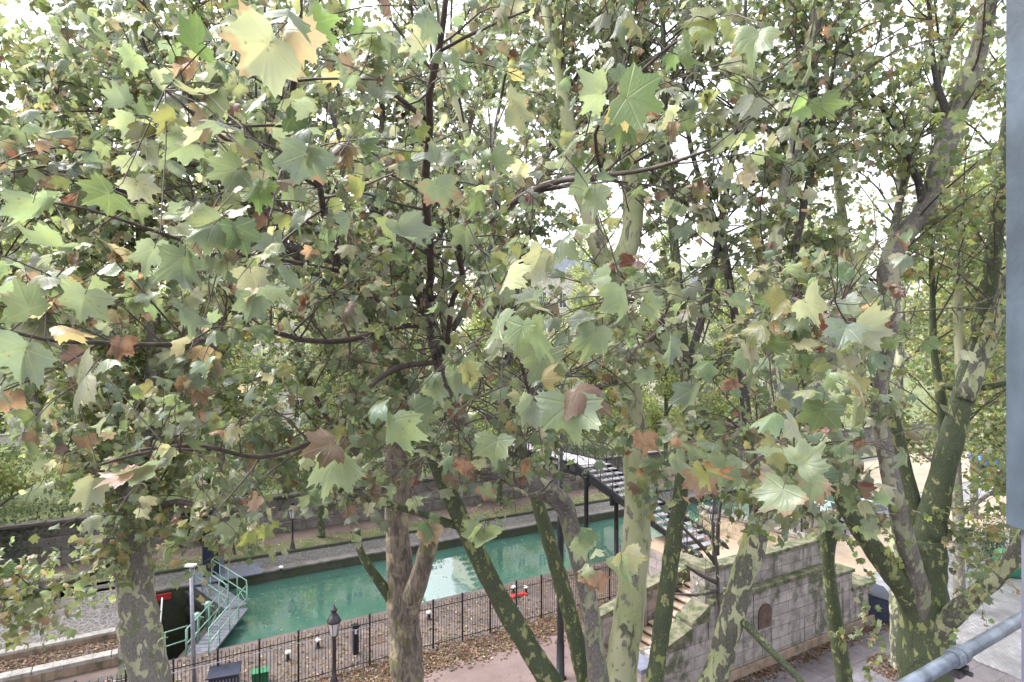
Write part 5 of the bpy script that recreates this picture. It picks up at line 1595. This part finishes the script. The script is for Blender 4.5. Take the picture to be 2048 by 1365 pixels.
def right_tree():
    Y0 = 10.5
    base = G(1850, HZ + H * F / Y0)
    T = Tree('plane_tree', 'large forked plane tree with mossy green trunk at the right', base, 'plane trees on the near side', W_RIGHT, 9.0, lsize=(.09, .165))
    f0 = (1852, 1250, 92, Y0)
    tr = np.array([[*base, .62], [*(base + V3(0, 0, .5)), .5], [*P(1850, 1600, Y0), .44], [*P(1851, 1365, Y0), .42], [*P(1850, 1230, Y0), .41], [*P(1846, 1150, Y0), .33], [*P(1850, 1080, Y0), .31]])
    T.limb(tr, M['bark_moss'], 'trunk', True, 22, False)
    r1 = T.limb([(1846, 1300, 66, 10.45), (1832, 1225, 58, 10.4), (1800, 1165, 52, 10.3), (1742, 1090, 45, 10.2), (1692, 1010, 40, 10.1), (1658, 930, 33, 10), (1640, 875, 28, 10), (1620, 800, 22, 10), (1600, 660, 17, 10), (1590, 480, 12, 10.2)], M['bark_moss'])
    r2 = T.limb([(1846, 1300, 52, 10.45), (1836, 1180, 46, 10.25), (1805, 1060, 40, 10.0), (1778, 940, 37, 9.9), (1758, 815, 33, 9.8), (1772, 720, 30, 9.7), (1784, 640, 34, 9.6), (1776, 545, 46, 9.6), (1800, 480, 45, 9.6), (1852, 415, 43, 9.5), (1888, 300, 45, 9.5), (1928, 185, 44, 9.5), (1962, 85, 36, 9.5), (1985, -40, 28, 9.5), (2000, -200, 14, 9.6)], M['bark_grey'], n=18)
    r2s = T.limb([(1786, 590, 36, 9.6), (1740, 680, 38, 9.3), (1690, 730, 34, 9.1), (1640, 772, 31, 9.0), (1590, 800, 28, 8.9), (1552, 812, 25, 8.8)], M['bark_camo'], grow=False)
    r2b = T.limb([(1775, 530, 20, 9.6), (1800, 400, 17, 9.6), (1832, 280, 18, 9.6), (1876, 165, 17, 9.6), (1903, 50, 14, 9.6), (1915, -100, 8, 9.6)], M['bark_camo'])
    r3 = T.limb([(1848, 1200, 40, 10.55), (1846, 1100, 36, 10.6), (1818, 970, 30, 10.8), (1792, 860, 27, 10.9), (1772, 790, 25, 10.9), (1742, 762, 18, 10.8), (1715, 772, 9, 10.7)], M['bark_moss'], grow=False)
    r4 = T.limb([(1850, 1260, 84, 10.5), (1853, 1130, 76, 10.5), (1872, 1000, 56, 10.5), (1900, 890, 50, 10.5), (1928, 790, 46, 10.5), (1950, 700, 40, 10.5), (1974, 600, 34, 10.5), (1990, 480, 32, 10.5), (2002, 350, 26, 10.5), (2020, 180, 18, 10.5), (2040, -20, 10, 10.5)], M['bark_moss'], n=18)
    r4b = T.limb([(1930, 800, 38, 10.4), (1968, 700, 36, 10.3), (2004, 600, 33, 10.1), (2050, 480, 28, 9.8), (2090, 330, 16, 9.6)], M['bark_camo'])
    r5 = T.limb([(1862, 1100, 30, 10.6), (1868, 1020, 28, 10.7), (1888, 900, 25, 10.8), (1882, 800, 20, 10.9), (1868, 700, 15, 11), (1864, 560, 12, 11), (1860, 400, 7, 11)], M['bark_moss'])
    r6 = T.limb([(1868, 1275, 50, 10.3), (1900, 1235, 44, 10.0), (1952, 1190, 40, 9.7), (2010, 1135, 36, 9.4), (2046, 1075, 30, 9.1), (2090, 960, 22, 8.8)], M['bark_camo'], grow=False)
    r7 = T.limb([(1925, 790, 26, 10.6), (1918, 650, 21, 10.8), (1914, 520, 18, 11), (1908, 380, 13, 11.2), (1900, 220, 8, 11.4)], M['bark_pale'])
    T.limb([(1880, 770, 14, 10.9), (1930, 780, 15, 10.6), (1990, 772, 13, 10.3), (2040, 760, 11, 10)], M['bark_moss'], grow=False)
    r8 = T.limb([(1692, 1010, 30, 10.1), (1714, 880, 26, 10.3), (1720, 720, 25, 10.5), (1702, 590, 24, 10.6), (1690, 480, 21, 10.7), (1672, 330, 16, 10.8), (1655, 170, 11, 10.9), (1650, 0, 6, 11)], M['bark_pale'])
    r9 = T.limb([(1848, 430, 20, 9.5), (1830, 340, 14, 9.4), (1780, 240, 11, 9.3), (1720, 150, 8, 9.2), (1680, 30, 5, 9.1)], M['bark_shaded'])
    r10 = T.limb([(1905, 260, 18, 9.5), (1870, 150, 13, 9.5), (1860, 40, 9, 9.5), (1850, -100, 5, 9.5)], M['bark_shaded'])
    for p, f, m in ((r8, .3, 3.2), (r9, .1, 4), (r10, .1, 4), (r1, .45, 3.2), (r2, .5, 3.4), (r2b, .15, 3.6), (r4, .4, 2.6), (r4b, .2, 2.8), (r5, .4, 3), (r7, .2, 3)):
        T.grow(p, f, 1, m * .68, (.7, 2.4), 6, 6)
        T.grow(p, f * .8, 1, 1.4, (.8, 2.0), 6, 1)
    # thin drooping sprigs over the street
    T.zmin = 5.5
    for o, d in (((1885, 1080, 10.2), (1, -.2, -.25)), ((1890, 1050, 10.2), (1, -.3, .1)), ((1960, 1000, 10), (.6, -.3, .3)), ((1700, 1030, 10), (.7, -.2, -.5)), ((1960, 920, 10), (.5, .2, -.6)), ((1985, 860, 10), (.3, -.2, -.9)), ((2000, 1130, 9.4), (-.2, -.4, -.4))):
        for _ in range(7):
            T.twig(P(*o) + rvec() * .35, unit(V3(*d) + rvec() * .45), random.uniform(.8, 1.6), .005, 13, .3, (.08, .15))
    T.finish()


def small_trees():
    # slim mossy pollard before the abutment
    Y0 = 13.0
    base = G(1720, HZ + H * F / Y0)
    T = Tree('plane_tree', 'slim mossy young plane with a knobbly pollard head before the abutment', base, 'plane trees on the near side', W_LOW, 3, lsize=(.09, .15))
    tr = np.array([[*base, .26], [*P(1705, 1500, Y0), .19], [*P(1690, 1365, Y0), .175], [*P(1665, 1210, Y0), .155], [*P(1655, 1110, Y0), .135], [*P(1657, 1075, Y0), .19], [*P(1660, 1055, Y0), .2], [*P(1664, 1035, Y0), .12]])
    T.limb(tr, M['bark_moss'], 'trunk', True, 14, False)
    a = T.limb([(1658, 1062, 16, 13), (1630, 1020, 14, 12.9), (1600, 985, 12, 12.8), (1570, 930, 9, 12.7), (1560, 860, 6, 12.6)], M['bark_moss'])
    b = T.limb([(1664, 1055, 15, 13), (1685, 1020, 12, 13), (1715, 990, 10, 13), (1740, 940, 7, 13)], M['bark_moss'])
    c = T.limb([(1650, 1058, 13, 13), (1640, 1030, 10, 13), (1610, 1005, 8, 13)], M['twig'], 'branch', n=8)
    for p in (a, b, c): T.grow(p, .2, 1, 3, (.4, .9), 4, 5)
    for _ in range(9): T.twig(P(1720 + random.gauss(0, 45), 1275 + random.gauss(0, 40), 12.4), unit(rvec()), .45, .004, 6, lw=(.12, .18))
    for _ in range(5): T.twig(P(1665, 1060, 12.9), unit(rvec() + V3(0, 0, -.3)), .6, .005, 7, lw=(.1, .16))
    T.finish()
    # bare saplings behind the leaning limb
    base = V3(*P(1436, 1190, 17.8)); base[2] = 0
    T = Tree('young_tree', 'thin nearly bare sapling with forking dark stems before the landing', base, None, W_LOW, 1, lsize=(.09, .15))
    for spec in (((1436, 1190), (1432, 1120), (1425, 1060), (1428, 980), (1420, 930)), ((1434, 1130), (1405, 1095), (1370, 1060), (1330, 1020)), ((1434, 1110), (1437, 1040), (1450, 960), (1470, 900)), ((1432, 1165), (1400, 1150), (1370, 1130)), ((1434, 1180), (1395, 1190), (1350, 1188))):
        n = len(spec); pts = np.array([[*P(x, y, 17.8 - .1 * i), .055 - .045 * i / n] for i, (x, y) in enumerate(spec)])
        if spec[0] == (1436, 1190): pts = np.vstack([[*base, .07], pts])
        p = T.limb(pts, M['twig_far'], 'trunk' if spec[0] == (1436, 1190) else 'branch', True, 8)
        T.grow(p, .4, 1, 3, (.4, .9), 3, 2)
    T.finish()
    # the tree in its pit on the right pavement
    base = G(1800, 1335)
    T = Tree('plane_tree', 'plane tree standing in a leaf filled pit on the wet right pavement', base, 'plane trees on the near side', W_RIGHT, 5.0, lsize=(.12, .19))
    tr = np.array([[*base, .36], [*(base + V3(0, 0, .3)), .3], [*(base + V3(-.05, 0, 2)), .27], [*(base + V3(-.1, 0, 5)), .22], [*(base + V3(0, .2, 8)), .16], [*(base + V3(.2, .2, 13)), .12], [*(base + V3(.0, .2, 18)), .07], [*(base + V3(-.3, .2, 23)), .03]])
    t = T.limb(tr, M['bark_camo'], 'trunk', True, 14)
    T.grow(t, .32, 1, 2.3, (1.5, 4.0), 11, 6)
    T.finish()


def bg_tree(label, s, t, z, h, zc, nleaf, wts, bark_m, seed, group='background trees', name='plane_tree', rad=3.6, tr=.24, lean=0, thin=1.0):
    random.seed(seed)
    base = C(s, t, z)
    T = Tree(name, label, base, group, wts, zc, lsize=(.15, .23))
    path = [[*base, tr * 1.35], [*(base + V3(0, 0, .4)), tr]]
    k = 6
    for i in range(1, k + 1):
        f = i / k
        path.append([*(base + V3(lean * f * h * .5 + random.gauss(0, .18) * f, random.gauss(0, .18) * f, h * .95 * f)), tr * (1 - f * .85)])
    tp = T.limb(np.array(path), M[bark_m], 'trunk', True, 10, step=.5)
    limbs = []
    zf = max(.08, (zc - z) / h - .04)
    for i in range(9):
        f = zf + (.68 - zf) * (i + random.random() * .6) / 9
        o = tp[int(f * (len(tp) - 1))]
        a = i * 2.4 + random.uniform(-.4, .4)
        d = unit(V3(math.cos(a), math.sin(a), random.uniform(.35, 1.2)))
        L = random.uniform(.8, 1.15) * rad * 1.25 * (1.1 - .4 * f)
        pts = [[*o[:3], o[3] * .55]]
        p = o[:3].copy()
        for q in range(4):
            d = unit(d + rvec() * .2 + V3(0, 0, .12)); p = p + d * L / 4
            pts.append([*p, o[3] * .55 * (1 - (q + 1) / 4.6)])
        lp = T.limb(np.array(pts), M[bark_m], 'limb', True, 8, step=.4)
        limbs.append(lp)
    secs = []
    for lp in limbs + [tp[int(len(tp) * .35):]] * 2:
        for _ in range(8):
            o = lp[int(random.uniform(.3, .99) * (len(lp) - 1)), :3]
            d = unit(rvec() + V3(0, 0, .15)); L = random.uniform(.8, 2.1)
            q = [o]; p = o.copy()
            for j in range(4):
                d = unit(d + rvec() * .3); p = p + d * L / 4; q.append(p.copy())
            T.tw.tube(q, np.linspace(.025, .006, 5), 4, False)
            secs.append(np.array(q))
    # leaf clumps around the secondary branches
    per = int(nleaf / len(secs))
    rs = np.random.default_rng(seed)
    pos = []
    for q in secs:
        idx = rs.integers(1, 5, per)
        pos.append(q[idx] + rs.normal(0, .36, (per, 3)) * V3(1, 1, .8))
    pos = np.concatenate(pos)
    pos = pos[pos[:, 2] > zc + .4 * np.sin(pos[:, 0] * 1.1)]
    dist = np.linalg.norm(pos - V3(0, 0, H), axis=1); pos = pos[dist > 3]
    n = len(pos)
    tip = rs.normal(0, 1, (n, 3)) + V3(0, 0, -.5); nr = rs.normal(0, .7, (n, 3)) + V3(0, 0, .8)
    T.tw.build('twig_work', M['twig_far'], T.root, True)
    leaves('crown', T.root, T_LOW, pos, tip, nr, rs.uniform(.10, .165, n), palette(n, wts), M['leaf_far'])


def background_trees():
    k = 0
    for s, zc, tt in ((-22, 3.6, 36.5), (-14, 4.0, 36.2), (-7.5, 4.6, 36.8), (-1.5, 4.4, 36.4), (3.0, 4.8, 36.6), (8.2, 4.6, 35.9), (12.4, 4.4, 36.4), (20.8, 5.2, 37), (29.5, 4.2, 36.4), (36, 3.8, 36.2), (44, 3.6, 36.5)):
        k += 1
        bg_tree('plane tree in the row along the far quay', s, tt, .04, random.uniform(20, 25), zc, 18000, W_FAR, 'bark_grey' if k % 2 else 'bark_moss', 100 + k, 'trees along the far quay', tr=.2)
    for s in (-34, -24, -14, -5, 5, 13, 27, 38, 47, 58):
        k += 1
        bg_tree('yellow green tree on the upper street beyond the far wall', s, random.uniform(45, 50), 1.95, random.uniform(20, 26), 2.9, 16000, W_FAR, 'bark_grey', 100 + k, 'trees on the upper street', tr=.22, rad=4)
    for s, t in ((29, 12.2), (30.8, 20.1), (38, 13.5), (46, 18.5), (56, 13), (68, 18.5), (84, 14)):
        k += 1
        bg_tree('leafy plane tree along the sandy quay on the right', s, t, .01, random.uniform(24, 29), 5.2 if s < 60 else 3.5, 14000, W_RIGHT, 'bark_grey', 100 + k, 'trees along the sandy quay', tr=.24)
    for s, t in ((-12, 17), (-20, 13), (-9, 9.0), (-22, 22)):
        k += 1
        bg_tree('plane tree with dark branches crowding the left edge', s, t, .01, random.uniform(22, 26), 7.2 if t < 16 else 5.5, 16000, W_MID, 'bark_grey', 100 + k, 'trees at the left edge', tr=.25)
    # shrub at the right edge
    b = G(1985, 1120)
    sh = thing('shrub', 'dark green shrub beside the recycling container', 'shrub', b)
    mb = MB()
    for i in range(9):
        d = unit(rvec() + V3(0, 0, 1.6)); mb = MB(); mb.tube([b, b + d * .8, b + d * 1.6 + rvec() * .2], [.03, .02, .008], 5); mb.build('stem', M['twig_far'], sh)
    n = 1500; pos = b + V3(0, 0, 1.1) + rng.normal(0, .48, (n, 3)); pos[:, 2] = np.maximum(pos[:, 2], .15)
    leaves('foliage', sh, T_LOW, pos, rng.normal(0, 1, (n, 3)), rng.normal(0, .8, (n, 3)) + V3(0, -.3, .7), rng.uniform(.05, .1, n), palette(n, dict(dark=.6, green=.4)), M['leaf_far'])

build_all()

# ------------------------------------------------------------------ light, sky, camera
w = bpy.data.worlds.new('World'); scene.world = w; w.use_nodes = True
nt = w.node_tree; bg = nt.nodes['Background']
sky = nt.nodes.new('ShaderNodeTexSky'); sky.sky_type = 'NISHITA'; sky.sun_disc = False
EL, AZ = math.radians(52), math.radians(-75)
sky.sun_elevation = EL; sky.sun_rotation = AZ; sky.dust_density = 5; sky.air_density = 1.5; sky.ozone_density = 1
hs = nt.nodes.new('ShaderNodeHueSaturation'); hs.inputs['Saturation'].default_value = .22
nt.links.new(sky.outputs[0], hs.inputs['Color']); nt.links.new(hs.outputs[0], bg.inputs['Color'])
bg.inputs['Strength'].default_value = .15
sl = bpy.data.lights.new('sun', 'SUN'); sl.energy = .7; sl.angle = math.radians(40); sl.color = (1, .97, .93)
so = bpy.data.objects.new('sun', sl); COL.objects.link(so)
sd = Vector((math.sin(AZ) * math.cos(EL), math.cos(AZ) * math.cos(EL), math.sin(EL)))
so.rotation_euler = (-sd).to_track_quat('-Z', 'Y').to_euler()

cam = bpy.data.cameras.new('camera'); co = bpy.data.objects.new('camera', cam); COL.objects.link(co)
co.location = (0, 0, H); co.rotation_euler = (math.radians(90), 0, 0)
cam.sensor_width = 36; cam.lens = F / 2048 * 36; cam.shift_y = (HZ - 682.5) / 2048
cam.clip_start = .05; cam.clip_end = 6000
scene.camera = co
vs = scene.view_settings
vs.view_transform = 'Standard'; vs.look = 'None'; vs.gamma = 1; vs.use_curve_mapping = False
vs.exposure = 2.1
scene.cycles.use_denoising = True
scene.cycles.max_bounces = 8; scene.cycles.diffuse_bounces = 5; scene.cycles.transmission_bounces = 6
scene.cycles.sample_clamp_indirect = 6
